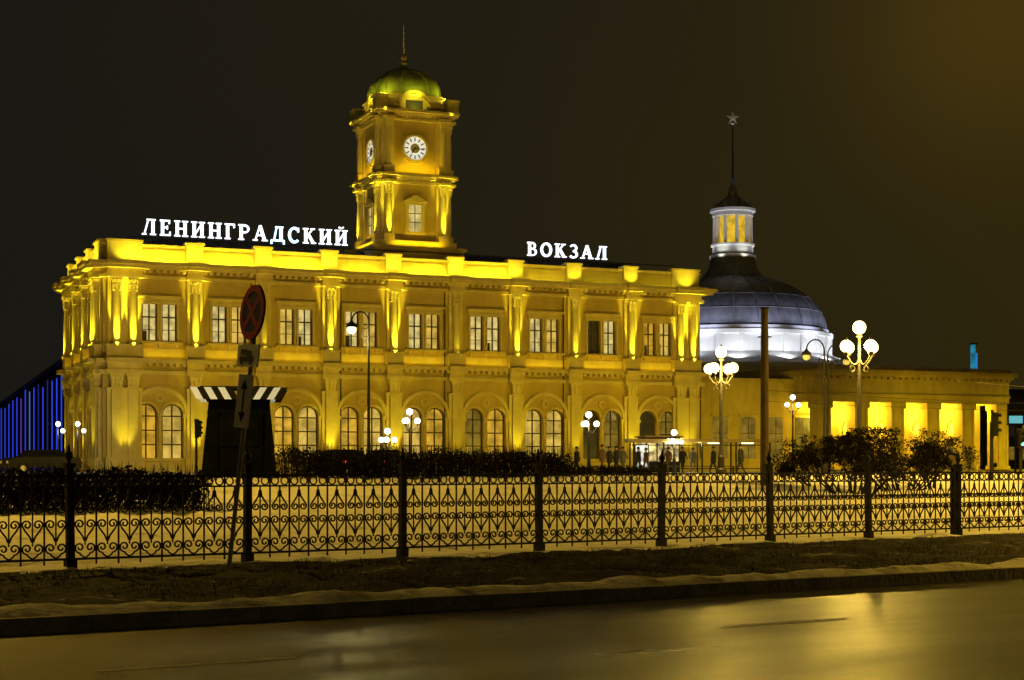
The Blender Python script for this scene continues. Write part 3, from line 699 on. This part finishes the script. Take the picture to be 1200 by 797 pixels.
for i in range(6):
    a=R(-150+60*i)
    spot('lantern_floodlight',(cx+3.4*math.cos(a),cy+3.4*math.sin(a),24.6),(cx+2.2*math.cos(a),cy+2.2*math.sin(a),28),220,70,(0.95,0.95,0.8),mp,0.8,0.1)
b=B(); b.box(0,13,0,8,0.6,9.4,M_STONE); b.box(-0.2,13,-0.25,8.2,9.4,9.8,M_STONE)
for i in range(4):
    b.box(1.2+i*3,2.8+i*3,-0.06,0.02,2.3,6.2,M_WIN[3]); b.box(1.0+i*3,3.0+i*3,-0.15,-0.0,6.2,6.4,M_STONE)
    b.box(1.97+i*3,2.03+i*3,-0.09,-0.062,2.3,6.2,M_FRAME); b.box(1.2+i*3,2.8+i*3,-0.088,-0.061,4.6,4.68,M_FRAME)
e=empty('connecting_wing',(17.5,150,0),ANG); b.obj('walls',e)
floodlight(59,-8,6,2600,tu=62,tv=20,ang=80); floodlight(76,-10,6,2900,tu=74,tv=14,ang=95); floodlight(90,-6,6,2900,tu=84,tv=14,ang=95)

# ---------------------------------------------------------------- distant LED-lit building on the left
A=Vector((-43.4,160)); C=Vector((-91.6,290)); dv=(C-A); ln=dv.length
e=empty('led_lit_terminal_building',(A.x,A.y,0),math.atan2(dv.y,dv.x))
b=B(); b.box(-6,ln+30,-30,0,0.5,12.4,M_DARK); b.box(-6.2,ln+30,-30,0.4,12.4,12.7,M_ROOF)
b.obj('block',e)
b=B()
cols=[emis('led_blue',(0.03,0.07,1.0),0.8),emis('led_violet',(0.22,0.06,0.7),0.6),emis('led_pale',(0.15,0.3,1.0),0.5),emis('led_dim',(0.03,0.04,0.4),0.4)]
x=0.5; i=0
while x<ln+28:
    b.box(x,x+0.45+0.004*x,0.02,0.10,1.2,random.uniform(11.0,12.2),cols[0 if i%2==0 else random.choice([0,1,2,3])]); x+=5.2*(1+x/90); i+=1
b.obj('led_strips',e)

def block(name,px,Y,w,h,d,rot,wc):
    X=(px-600)/1900*Y; b=B(); b.box(0,w,0,d,0.5,h,mat(name+'_facade',(0.12,0.10,0.07),(0.16,0.13,0.09),0.5,0.85)); b.box(-0.3,w+0.3,-0.3,d+0.3,h,h+0.5,M_ROOF)
    fl=int((h-2)/3.4)
    for f in range(fl):
        x=1.2
        while x<w-1.6:
            b.box(x,x+1.3,-0.05,0.02,2.5+f*3.4,4.3+f*3.4,random.choice(wc)); b.box(x-0.1,x+1.4,-0.14,-0.0,2.3+f*3.4,2.48+f*3.4,M_STONE); x+=2.8
    b.obj(name,loc=(X,Y,0),rot=rot)
block('background_office_block',1172,230,40,12,14,ANG,[M_WIN[4],M_WIN[4],M_WIN[4],M_WIN[3],emis('cold_window',(0.3,0.8,0.8),0.35)])
b=B(); Y=230; X=(1141-600)/1900*Y
b.cyl((0,0,1),(0,0,14.5),0.2,0.2,8,M_DARK); b.box(-0.40,0.2,-0.2,0.2,14.5,18.8,emis('neon_cyan',(0.02,0.28,0.45),0.8,0.6,1.0)); b.box(-0.5,0.5,-0.25,0.25,18.8,19.0,M_DARK); b.box(0.3,0.5,-0.2,0.2,15.2,17.6,emis('neon_blue2',(0.02,0.2,0.6),0.8))
b.obj('neon_advertising_mast',loc=(X,Y,0))
b=B(); Y=120; X=(1190-600)/1900*Y
b.cyl((0,0,0.8),(0,0,6.0),0.09,0.06,8,M_DARK); b.box(-0.6,0.6,-0.1,0.1,4.6,6.2,M_DARK); b.box(-0.5,0.5,-0.13,-0.1,4.75,5.3,emis('cyan_panel',(0.1,0.6,0.7),0.7))
b.obj('lit_direction_sign',loc=(X,Y,0))

# ---------------------------------------------------------------- lamps
def P(px,Y): return ((px-600)/1900*Y,Y)
def ornate_lamp(px,Y,topz,gr,arms,gm,power,col=(1.0,0.8,0.35),rot=0.0,aw=0.75):
    X,_=P(px,Y); z0=gz(X,Y)-0.05; H=topz-z0
    e=empty('ornate_street_lamp',(X,Y,z0),rot); b=B(); k=gr/0.3
    b.rev(0,0,[(0.30*k,0),(0.30*k,0.25),(0.20*k,0.35),(0.17*k,0.9),(0.20*k,0.95),(0.11*k,1.1),(0.08*k,H-1.6*k),(0.12*k,H-1.55*k),(0.07*k,H-1.4*k),(0.055*k,H-gr*1.6),(0.16*k,H-gr*1.3),(0.10*k,H-gr)],12,M_IRON)
    g=B(); g.ball((0,0,H),gr,gm)
    b.rev(0,0,[(0.10*k,H+gr*0.93),(0.05*k,H+gr*1.15),(0.01*k,H+gr*1.5)],8,M_IRON)
    for i in range(arms):
        a=2*math.pi*i/arms; c,s=math.cos(a),math.sin(a)
        zb=H-1.5*k; pts=[]
        for j in range(9):
            t=j/8; rr=aw*k*(t); zz=zb-0.18*k*math.sin(t*math.pi)*1.2+ (0.25*k)*t*t
            pts.append((rr*c,rr*s,zz))
        b.path(pts,0.035*k,6,M_IRON)
        sp=[( (aw*0.55+0.14*math.cos(q))*k*c,(aw*0.55+0.14*math.cos(q))*k*s,zb-0.35*k+0.14*k*math.sin(q)) for q in [j*0.6 for j in range(10)]]
        b.path(sp,0.022*k,5,M_IRON)
        zz=zb+0.25*k
        b.rev(aw*k*c,aw*k*s,[(0.05*k,zz-0.05),(0.14*k,zz+0.08*k),(0.10*k,zz+0.14*k)],10,M_IRON)
        g.ball((aw*k*c,aw*k*s,zz+0.12*k+gr*0.9),gr*0.92,gm)
        b.rev(aw*k*c,aw*k*s,[(0.09*k,zz+0.12*k+gr*1.78),(0.01*k,zz+0.12*k+gr*2.2)],8,M_IRON)
    b.obj('post_and_arms',e,smooth=True); g.obj('globes',e,smooth=True)
    if power>0: point('lamp_light',(X,Y-gr*1.3,z0+H-gr*3.2),power,col,None,gr)
ornate_lamp(1007,75,8.0,0.31,4,M_GLOBE,4600,(1.0,0.64,0.09),0.5)
ornate_lamp(845,90,7.9,0.31,4,M_GLOBE,4200,(1.0,0.64,0.09),0.9)
for px,Y,z in ((480,108,5.2),(454,112,4.0),(690,108,5.0),(790,112,3.9),(929,130,7.1)):
    ornate_lamp(px,Y,z,0.21,3 if px!=929 else 2,M_GLOBEW,220,(1.0,0.80,0.30),random.random())
for px in (68,91): ornate_lamp(px,116,4.6,0.17,1,M_GLOBEW,90,(0.8,0.85,1.0),random.random())
def crook_lamp(px,Y,topz,pxl,lit=True,power=300,name='crook_street_lamp'):
    X,_=P(px,Y); z0=gz(X,Y)-0.05; H=topz-z0; dx=(pxl-px)/1900*Y; s=1 if dx>0 else -1; a=abs(dx)
    e=empty(name,(X,Y,z0)); b=B()
    b.rev(0,0,[(0.16,0),(0.16,0.8),(0.09,0.9),(0.07,H*0.5),(0.05,H-a*0.6)],10,M_IRON)
    pts=[(s*(a/2-a/2*math.cos(math.pi*t/10)),0,H-a*0.6+a*0.6*math.sin(math.pi*t/10)) for t in range(11)]
    b.path(pts,0.04,8,M_IRON); zl=H-a*0.6
    b.path([(0,0,zl-1.2),(s*0.35,0,zl-0.7),(s*0.25,0,zl-0.35),(s*0.05,0,zl-0.3)],0.02,6,M_IRON)
    b.rev(s*a,0,[(0.30,zl-0.28),(0.26,zl-0.12),(0.1,zl+0.0),(0.05,zl+0.1)],12,M_IRON)
    b.obj('post_and_hook',e,smooth=True)
    g=B(); g.ball((s*a,0,zl-0.38),0.22,M_GLOBEW if lit else M_WHITE); g.obj('glass',e,smooth=True)
    if lit: point('lamp_light',(X+s*a,Y,z0+zl-0.85),power,(1.0,0.80,0.3),None,0.2)
crook_lamp(432,82,9.4,412,True,900)
crook_lamp(966,95,9.0,945,False); crook_lamp(970,97,8.9,992,False)
def road_lamp(x,y,h,yaw,power,col=SOD,ang=150):
    z0=gz(x,y)-0.1; e=empty('roadside_street_lamp',(x,y,z0),yaw); b=B()
    b.rev(0,0,[(0.16,0),(0.14,1.5),(0.07,h)],10,M_DARK); b.path([(0,0,h),(0.6,0,h+0.5),(1.6,0,h+0.7)],0.045,8,M_DARK)
    b.frus(2.0,0,h+0.62,h+0.8,0.5,0.17,0.35,0.1,M_DARK); b.obj('pole_and_head',e)
    g=B(); g.box(1.65,2.4,-0.12,0.12,h+0.58,h+0.615,emis('sodium_lens',(1.0,0.6,0.1),6)); g.obj('lens',e)
    c,s=math.cos(yaw),math.sin(yaw)
    spot('street_lamp_beam',(x+2*c,y+2*s,z0+h+0.5),(x+3.6*c,y+3.6*s,0),power,ang,col,None,0.5,0.2)
road_lamp(30,52,14,R(165),34000); road_lamp(-21,44,14,R(15),15000); road_lamp(36,88,14,R(180),30000)
road_lamp(-30,74,14,R(0),21000)
road_lamp(17.5,29,10,R(150),2400,(1.0,0.60,0.05)); road_lamp(11,9,9,R(125),900,(1.0,0.60,0.05)); road_lamp(-13,10,9,R(60),220)

# ---------------------------------------------------------------- street furniture
X,Y=P(268,25.2); z0=-0.02
sg=empty('no_stopping_traffic_sign',(X,Y,z0)); sg.rotation_euler=(0,R(6.2),0)
b=B(); b.cyl((0,0,-0.1),(0,0,4.45),0.035,0.035,10,mat('galvanised_pole',(0.2,0.19,0.17),(0.3,0.28,0.25),4,0.5,0.5)); b.obj('pole',sg)
M_RED=mat('sign_red',(0.62,0.03,0.02),(0.52,0.025,0.02),3,0.45); M_BLU=mat('sign_blue',(0.02,0.05,0.22),(0.018,0.04,0.18),3,0.45)
b=B(); T=Matrix.Rotation(R(-56),4,'Z')
zc=4.02
b.ring(0,zc,0,0.43,-0.075,-0.05,0,2*math.pi,40,M_DARK,T)
b.ring(0,zc,0,0.33,-0.083,-0.077,0,2*math.pi,40,M_BLU,T); b.ring(0,zc,0.32,0.425,-0.088,-0.0775,0,2*math.pi,40,M_RED,T)
for a in (45,-45): b.box(-0.33,0.33,-0.086-0.0005*(a>0),-0.0835,-0.045,0.045,M_RED,T@Matrix.Translation((0,0,zc))@Matrix.Rotation(R(a),4,'Y'))
b.box(-0.38,0.38,-0.075,-0.05,3.17,3.52,M_WHITE,T)
b.box(-0.28,-0.02,-0.08,-0.076,3.25,3.33,M_DARK,T); b.box(-0.02,0.12,-0.081,-0.076,3.25,3.42,M_DARK,T); b.box(0.12,0.22,-0.08,-0.076,3.25,3.34,M_DARK,T)
for q in (-0.2,0.12): b.ring(q,3.24,0,0.04,-0.084,-0.0765,0,2*math.pi,12,M_DARK,T)
b.box(-0.25,-0.05,-0.0805,-0.076,3.36,3.44,M_DARK,T)
T2=Matrix.Rotation(R(-45),4,'Z')
b.box(-0.18,0.18,-0.075,-0.05,2.22,3.05,M_WHITE,T2)
b.box(-0.02,0.02,-0.08,-0.076,2.42,2.85,M_DARK,T2)
for zz,s in ((2.98,1),(2.30,-1)):
    b.add([(0,-0.0805,zz),(-0.09,-0.0805,zz-s*0.16),(0.09,-0.0805,zz-s*0.16)],[(0,1,2)],M_DARK,T2)
b.obj('sign_plates',sg)
X,Y=P(281,62); z0=gz(X,Y)
bt=empty('guard_booth',(X,Y,z0),R(8)); b=B()
M_BOOTH=mat('booth_green_black',(0.004,0.005,0.004),(0.007,0.008,0.006),2,0.9,spec=0.0)
b.frus(0,0,-0.1,2.95,1.42,1.2,1.12,1.0,M_BOOTH)
b.box(-0.75,0.75,-1.20,-0.9,1.2,2.3,M_BOOTH); b.box(-1.5,1.5,-1.3,1.3,-0.1,0.25,M_BOOTH)
b.box(-0.85,-0.78,-1.24,-0.9,0.3,2.5,M_BOOTH); b.box(0.78,0.85,-1.24,-0.9,0.3,2.5,M_BOOTH)
b.box(-1.15,1.15,-1.05,1.05,2.9,3.1,M_BOOTH); b.obj('body',bt)
b=B(); n=12
M_AW=emis('awning_white_glow',(0.55,0.72,0.66),0.30); M_AW.node_tree.nodes['Principled BSDF'].inputs['Base Color'].default_value=(0.75,0.78,0.76,1)  # faint glow put into the white stripes; the awning is no lamp
for i in range(n):
    x0=-1.55+3.1*i/n; x1=-1.55+3.1*(i+1)/n; s=0.3 if i<n/2 else -0.3
    m=M_AW if i%2==0 else M_DARK
    b.add([(x0,-1.5,2.95),(x1,-1.5,2.95),(x1-s*0.9,-1.1,3.42),(x0-s*0.9,-1.1,3.42)],[(0,1,2,3)],m)
    b.add([(x0,1.5,2.95),(x1,1.5,2.95),(x1-s*0.9,1.1,3.42),(x0-s*0.9,1.1,3.42)],[(3,2,1,0)],m)
b.box(-1.45,1.45,-1.09,1.09,3.38,3.46,M_DARK); b.obj('striped_awning',bt)
X,Y=P(896,60); z0=gz(X,Y)
e=empty('utility_pole',(X,Y,z0-0.1)); b=B(); b.rev(0,0,[(0.17,0),(0.13,7.45-z0)],12,M_WOOD); b.cyl((-0.25,0,5.6),(0.25,0,5.6),0.03,0.03,6,M_IRON); b.cyl((0,0,6.6),(0,0.0,6.7),0.17,0.17,12,M_IRON); b.obj('pole',e,smooth=True)
def wire(a,c,sag,b):
    a=Vector(a);c=Vector(c); pts=[]
    for i in range(19):
        t=i/18; p=a.lerp(c,t); p.z-=sag*4*t*(1-t); pts.append(tuple(p))
    b.path(pts,0.007,4,M_IRON)
b=B()
for dz,dx in ((-2.6,0),(-3.0,3)): wire((X,Y,7.0+dz),(45+dx,78,6.0+dz*0.4),0.5,b)
wire((20,70,5.2),(60,110,7),0.6,b)
b.obj('overhead_wires')
X,Y=P(820,113); z0=gz(X,Y)
bs=empty('tram_stop_shelter',(X,Y,z0),R(6)); b=B()
b.box(-5.1,5.1,-0.9,0.9,2.1,2.2,M_STONE); b.box(-5.2,5.2,-1.0,1.0,2.2,2.34,M_STONE)
for x in (-4.8,-2.4,0,2.4,4.8): 
    for y in (-0.75,0.75): b.box(x-0.05,x+0.05,y-0.05,y+0.05,0,2.1,M_IRON)
b.box(-4.8,4.8,0.72,0.76,0.25,0.32,M_IRON); b.box(-4.8,4.8,0.72,0.76,1.9,1.96,M_IRON)
b.box(-3,3,0.3,0.65,0.42,0.48,M_WOOD)
for x in (-2.5,2.5): b.box(x-0.04,x+0.04,0.35,0.6,0,0.42,M_IRON)
b.obj('frame_and_roof',bs)
g=B(); g.box(-4.65,-3.8,-0.72,-0.62,0.35,1.9,emis('advert_lightbox',(0.95,0.98,0.8),1.3,0.6,3.5)); g.box(-4.72,-3.73,-0.7,-0.64,0.28,1.97,M_DARK)
for x in (-1.6,1.0,3.4): g.box(x-0.4,x+0.4,-0.1,0.05,2.03,2.09,M_GLOBE)
g.obj('advert_lightbox_and_roof_lights',bs)
point('shelter_light',(X,Y-0.3,z0+1.95),110,(1.0,0.75,0.2),None,0.2)
X,Y=P(772,118); z0=gz(X,Y); e=empty('news_kiosk',(X,Y,z0),R(15)); b=B()
b.box(-1.3,1.3,-0.9,0.9,0,0.8,M_DARK); b.box(-1.3,1.3,-0.9,0.9,2.3,2.55,M_DARK); b.box(-1.5,1.5,-1.2,1.1,2.55,2.65,M_STONE)
b.box(-1.22,1.22,-0.82,0.82,0.8,2.3,emis('kiosk_display',(1.0,0.75,0.3),0.9,0.85,3.0))
for x in (-1.26,-0.45,0.45,1.26): b.box(x-0.04,x+0.04,-0.9,-0.83,0.8,2.3,M_DARK)
b.obj('cabin',e)
def tlight(px,Y,zc,s,rot,lit):
    X,_=P(px,Y); z0=gz(X,Y)-0.05; e=empty('traffic_light',(X,Y,z0),rot); b=B()
    b.rev(0,0,[(0.09,0),(0.07,zc-z0+0.1)],10,M_DARK); h=zc-z0
    b.box(-0.17*s,0.17*s,-0.26,-0.06,h-0.52*s,h+0.5*s,M_DARK); b.box(-0.24*s,0.24*s,-0.045,-0.03,h-0.6*s,h+0.6*s,M_IRON)
    b.box(-0.03,0.03,-0.08,0,h-0.3,h-0.24,M_DARK)
    for i in range(3):
        z=h+(1-i)*0.32*s
        b.ring(0,z,0.10*s,0.13*s,-0.40,-0.26,0.0,math.pi,10,M_DARK)
        b.ring(0,z,0,0.10*s,-0.275,-0.262,0,2*math.pi,16,emis('signal_lit',(0.1,1.0,0.5),4) if (i==2 and lit) else M_IRON)
    b.obj('signal_head_and_pole',e)
tlight(1162,70,3.4,1.0,R(60),False); tlight(1196,95,3.2,1.0,R(10),True); tlight(230,100,3.9,1.0,R(70),False)
X,Y=P(1116,37.4)
b=B(); b.rev(0,0,[(0.05,0),(0.05,1.55)],8,M_DARK); b.ring(0,1.72,0.13,0.17,-0.03,0.03,0,2*math.pi,18,M_DARK); b.ring(0,1.72,0,0.13,-0.01,0.01,0,2*math.pi,18,M_STONE); b.obj('round_marker_post',loc=(X,Y,0.02),rot=R(-20))

# ---------------------------------------------------------------- vegetation
M_HEDGE=mat('hedge_twigs_and_leaves',(0.014,0.011,0.006),(0.035,0.027,0.013),2,0.95,spec=0.1)
M_HEDGE2=mat('hedge_dark',(0.006,0.005,0.003),(0.011,0.009,0.005),2,0.95,spec=0.1)
def hedge(name,p0,p1,width,height,cnt):
    p0=Vector(p0);p1=Vector(p1); d=(p1-p0); ln=d.length; rot=math.atan2(d.y,d.x); b=B()
    D=d.normalized(); Nn=Vector((-D.y,D.x))
    def base(x,y):
        p=p0+D*x+Nn*y; return gz(p.x,p.y)
    for i in range(cnt):
        x=random.uniform(0,ln); y=random.uniform(-width/2,width/2)
        top=height*(0.88+0.22*noise.noise(Vector((x*1.3,y*2,0)))+0.1*noise.noise(Vector((x*5,y*5,4))))
        z=base(x,y)+top*random.random()**0.6
        s=random.uniform(0.025,0.055); m=M_HEDGE if random.random()<0.4 else M_HEDGE2
        T=Matrix.Translation((x,y,z))@Matrix.Rotation(random.uniform(0,6.3),4,Vector((random.random(),random.random(),random.random()+0.1)))
        b.add([(-s,-s*0.6,0),(s,-s*0.6,0),(s*0.7,s*0.6,0),(-s*0.7,s*0.6,0)],[(0,1,2,3)],m,T)
    for i in range(int(ln*80)):
        x=random.uniform(0,ln); y=random.uniform(-width/2,width/2); z=base(x,y)
        h=height*random.uniform(0.75,1.2)
        b.cyl((x,y,z),(x+random.uniform(-0.15,0.15),y+random.uniform(-0.15,0.15),z+h),0.014,0.005,3,M_HEDGE2)
    b.obj(name,loc=(p0.x,p0.y,0),rot=rot)
hedge('hedge',P(332,57),P(660,66),1.6,1.12,17000)
hedge('hedge',P(-60,37),P(236,41.5),1.3,0.95,14000)
hedge('hedge',P(655,70),P(760,74),1.2,0.5,2500)
def bush(name,px,Y,w,h,nb,seed):
    random.seed(seed); X,_=P(px,Y); z0=gz(X,Y); b=B()
    def grow(p,d,l,r,dep):
        q=p+d*l
        if q.z>h: q.z=h-random.random()*0.1
        b.cyl(tuple(p),tuple(q),r,r*0.65,4 if dep>1 else 3,M_HEDGE2)
        if dep==0:
            for _ in range(5):
                s=random.uniform(0.02,0.045); T=Matrix.Translation(q+Vector((random.uniform(-.14,.14),random.uniform(-.14,.14),random.uniform(-.14,.08))))@Matrix.Rotation(random.uniform(0,6.3),4,Vector((random.random(),random.random(),random.random()+0.1)))
                b.add([(-s,-s*0.6,0),(s,-s*0.6,0),(s*0.7,s*0.6,0),(-s*0.7,s*0.6,0)],[(0,1,2,3)],M_HEDGE if random.random()<.4 else M_HEDGE2,T)
            return
        for _ in range(3 if dep>1 else 4):
            nd=(d+Vector((random.gauss(0,.42),random.gauss(0,.42),random.gauss(0.02,.3)))).normalized()
            grow(q,nd,l*random.uniform(0.62,0.85),r*0.62,dep-1)
    for i in range(nb):
        a=random.uniform(0,6.28); rr=random.random()**0.5*w*0.22
        p=Vector((rr*math.cos(a),rr*math.sin(a)*0.7,-0.05)); tilt=rr/(w*0.22)*1.0
        d=Vector((math.cos(a)*tilt,math.sin(a)*tilt,0.9)).normalized()
        grow(p,d,h*0.36*random.uniform(0.8,1.15),0.035,4)
    b.obj(name,loc=(X,Y,z0))
bush('bare_shrub',1000,57,3.4,2.05,12,3); bush('bare_shrub',1055,59,3.6,2.2,14,5); bush('bare_shrub',1090,62,2.4,1.6,7,9)
bush('bare_shrub',965,60,2.4,1.5,7,12)
random.seed(21)

# ---------------------------------------------------------------- people
SK=mat('skin_tone',(0.4,0.26,0.18))
def person(px,Y,yaw,hgt,coat,leg,step=0.25):
    X,_=P(px,Y); z0=gz(X,Y)
    e=empty('pedestrian',(X,Y,z0),yaw); k=hgt/1.75
    V=[(0,0,0.95),(0,0,1.15),(0,0,1.38),(0,0,1.5),(0.10,0,0.9),(0.11,step*0.5,0.5),(0.11,step,0.07),(0.11,step-0.14,0.04),
       (-0.10,0,0.9),(-0.11,-step*0.3,0.5),(-0.11,-step,0.10),(-0.11,-step-0.12,0.04),
       (0.19,0,1.4),(0.25,-0.06,1.13),(0.25,-0.2,0.93),(-0.19,0,1.4),(-0.25,0.06,1.13),(-0.25,-0.05,0.87)]
    E=[(0,1),(1,2),(2,3),(0,4),(4,5),(5,6),(6,7),(0,8),(8,9),(9,10),(10,11),(2,12),(12,13),(13,14),(2,15),(15,16),(16,17)]
    Rr=[.15,.15,.17,.06,.11,.075,.05,.045,.11,.075,.05,.045,.08,.065,.045,.08,.065,.045]
    me=bpy.data.meshes.new('body'); me.from_pydata([(a*k,b_*k,c*k) for a,b_,c in V],E,[]); me.materials.append(coat)
    o=bpy.data.objects.new('body',me); scene.collection.objects.link(o); o.parent=e
    m=o.modifiers.new('s','SKIN')
    for i,r in enumerate(Rr): me.skin_vertices[0].data[i].radius=(r*k,r*k*0.8)
    me.skin_vertices[0].data[0].use_root=True
    o.modifiers.new('u','SUBSURF').levels=1
    b=B(); b.ball((0,-0.01,1.63*k),0.105*k,SK,n=12,sz=1.15); b.rev(0,0.01,[(0.115*k,1.64*k),(0.12*k,1.69*k),(0.09*k,1.76*k),(0.02*k,1.79*k)],12,leg)
    b.box(-0.012,0.012,-0.13*k,-0.1*k,1.6*k,1.645*k,SK)
    b.rev(0,0,[(0.20*k,0.72*k),(0.19*k,0.95*k),(0.17*k,1.2*k),(0.18*k,1.36*k),(0.07*k,1.5*k)],14,coat)
    b.obj('head_hat_and_coat',e,smooth=True)
CO=[mat('coat_dark',(0.02,0.02,0.025)),mat('coat_brown',(0.10,0.06,0.035)),mat('coat_grey',(0.12,0.12,0.13))]
for px,Y,yw,h,c in ((706,98,60,1.75,1),(714,99,50,1.66,0),(722,101,-100,1.7,0),(1136,112,10,1.75,2),(868,96,80,1.72,0),(748,109,120,1.74,0),(757,110,-60,1.68,1),(800,110,20,1.75,0),(812,111,160,1.7,2),(836,109,90,1.76,0),(676,104,80,1.7,0),(1048,118,200,1.75,0),(730,106,30,1.72,2),(783,108,200,1.7,1)):
    person(px,Y,R(yw),h,CO[c],CO[0])

def car(px,Y,yaw,col,tail):
    X,_=P(px,Y); z0=gz(X,Y); e=empty('parked_car',(X,Y,z0),yaw); b=B()
    pr=[(-2.15,0.35),(-2.2,0.7),(-2.05,0.92),(-1.25,1.0),(-0.65,1.42),(0.75,1.45),(1.55,1.02),(2.1,0.95),(2.2,0.7),(2.15,0.35)]
    n=len(pr)
    vs=[]
    for y in (-0.86,0.86):
        for x,z in pr: vs.append((x,y*(0.80 if z>1.2 else 1.0),z))
    b.add(vs,[tuple(range(n-1,-1,-1)),tuple(range(n,2*n))]+[(i,(i+1)%n,n+(i+1)%n,n+i) for i in range(n)],col)
    G=mat('car_glass',(0.01,0.01,0.012),rough=0.1)
    for s in (-1,1):
        b.add([(-1.1,s*0.862,1.03),(1.35,s*0.862,1.06),(0.7,s*0.722,1.38),(-0.62,s*0.722,1.36)],[(0,1,2,3)],G)
        for x in (-1.35,1.35):
            b.cyl((x,s*0.66,0.32),(x,s*0.88,0.32),0.33,0.33,18,M_DARK); b.cyl((x,s*0.88,0.32),(x,s*0.89,0.32),0.19,0.17,12,M_WHITE)
        b.box(2.17,2.215,s*0.62-0.15,s*0.62+0.15,0.66,0.82,tail)
        b.box(-2.215,-2.17,s*0.62-0.15,s*0.62+0.15,0.62,0.78,M_WHITE)
    b.add([(0.85,-0.68,1.43),(0.85,0.68,1.43),(1.5,0.78,1.07),(1.5,-0.78,1.07)],[(0,1,2,3)],G)
    b.add([(-0.75,-0.68,1.40),(-0.75,0.68,1.40),(-1.22,0.78,1.03),(-1.22,-0.78,1.03)],[(0,1,2,3)],G)
    b.obj('body_wheels_and_lights',e)
TAIL=emis('tail_lamp_red',(1.0,0.03,0.01),3)
car(48,96,R(35),mat('car_paint_black',(0.015,0.015,0.018),rough=0.3),TAIL)
car(398,96,R(-60),mat('car_paint_dark',(0.03,0.03,0.04),rough=0.3),TAIL); car(448,99,R(-70),mat('car_paint_grey',(0.12,0.12,0.13),rough=0.3),TAIL)

# ---------------------------------------------------------------- sky
w=bpy.data.worlds.new('World'); scene.world=w; w.use_nodes=True; nt=w.node_tree; nt.nodes.clear()
out=nt.nodes.new('ShaderNodeOutputWorld'); sky=nt.nodes.new('ShaderNodeTexSky'); sky.sky_type='NISHITA'; sky.sun_disc=False
sky.sun_elevation=R(-8); sky.sun_rotation=R(-60)
bg1=nt.nodes.new('ShaderNodeBackground'); bg1.inputs['Strength'].default_value=0.05; nt.links.new(sky.outputs['Color'],bg1.inputs['Color'])
tc=nt.nodes.new('ShaderNodeTexCoord'); nm=nt.nodes.new('ShaderNodeVectorMath'); nm.operation='NORMALIZE'; nt.links.new(tc.outputs['Generated'],nm.inputs[0])
sep=nt.nodes.new('ShaderNodeSeparateXYZ'); nt.links.new(nm.outputs[0],sep.inputs[0])
mr=nt.nodes.new('ShaderNodeMapRange'); mr.inputs['From Min'].default_value=-0.32; mr.inputs['From Max'].default_value=0.34; nt.links.new(sep.outputs['X'],mr.inputs['Value'])
hz=nt.nodes.new('ShaderNodeTexNoise'); hz.inputs['Scale'].default_value=5; hz.inputs['Detail'].default_value=4; nt.links.new(nm.outputs[0],hz.inputs['Vector'])
ha=nt.nodes.new('ShaderNodeMath'); ha.operation='MULTIPLY_ADD'; ha.inputs[1].default_value=0.35; ha.inputs[2].default_value=-0.175; nt.links.new(hz.outputs['Fac'],ha.inputs[0])
hs=nt.nodes.new('ShaderNodeMath'); hs.operation='ADD'; nt.links.new(mr.outputs['Result'],hs.inputs[0]); nt.links.new(ha.outputs[0],hs.inputs[1])
rp=nt.nodes.new('ShaderNodeValToRGB'); e=rp.color_ramp.elements; e[0].color=(0.0100,0.0088,0.0068,1); e[1].color=(0.027,0.0195,0.0035,1)
x=e.new(0.45); x.color=(0.0155,0.0124,0.0056,1)
nt.links.new(hs.outputs[0],rp.inputs['Fac'])
dot=nt.nodes.new('ShaderNodeVectorMath'); dot.operation='DOT_PRODUCT'; dot.inputs[1].default_value=Vector((0.30,1,0.28)).normalized(); nt.links.new(nm.outputs[0],dot.inputs[0])
mx=nt.nodes.new('ShaderNodeMath'); mx.operation='MAXIMUM'; mx.inputs[1].default_value=0
pw=nt.nodes.new('ShaderNodeMath'); pw.operation='POWER'; pw.inputs[1].default_value=320
nt.links.new(dot.outputs['Value'],mx.inputs[0]); nt.links.new(mx.outputs[0],pw.inputs[0])
gm=nt.nodes.new('ShaderNodeMix'); gm.data_type='RGBA'; gm.blend_type='ADD'; gm.inputs[7].default_value=(0.032,0.016,0.001,1)
nt.links.new(pw.outputs[0],gm.inputs[0]); nt.links.new(rp.outputs['Color'],gm.inputs[6])
bg2=nt.nodes.new('ShaderNodeBackground'); nt.links.new(gm.outputs[2],bg2.inputs['Color']); bg2.inputs['Strength'].default_value=1.0
ad=nt.nodes.new('ShaderNodeAddShader'); nt.links.new(bg1.outputs[0],ad.inputs[0]); nt.links.new(bg2.outputs[0],ad.inputs[1]); nt.links.new(ad.outputs[0],out.inputs['Surface'])

cam=bpy.data.cameras.new('camera'); co=bpy.data.objects.new('camera',cam); scene.collection.objects.link(co)
co.location=(0,0,1.6); co.rotation_euler=(R(90),0,0); cam.sensor_width=36; cam.lens=57.0; cam.shift_y=147.5/1200; cam.clip_end=4000; cam.clip_start=0.1
scene.camera=co
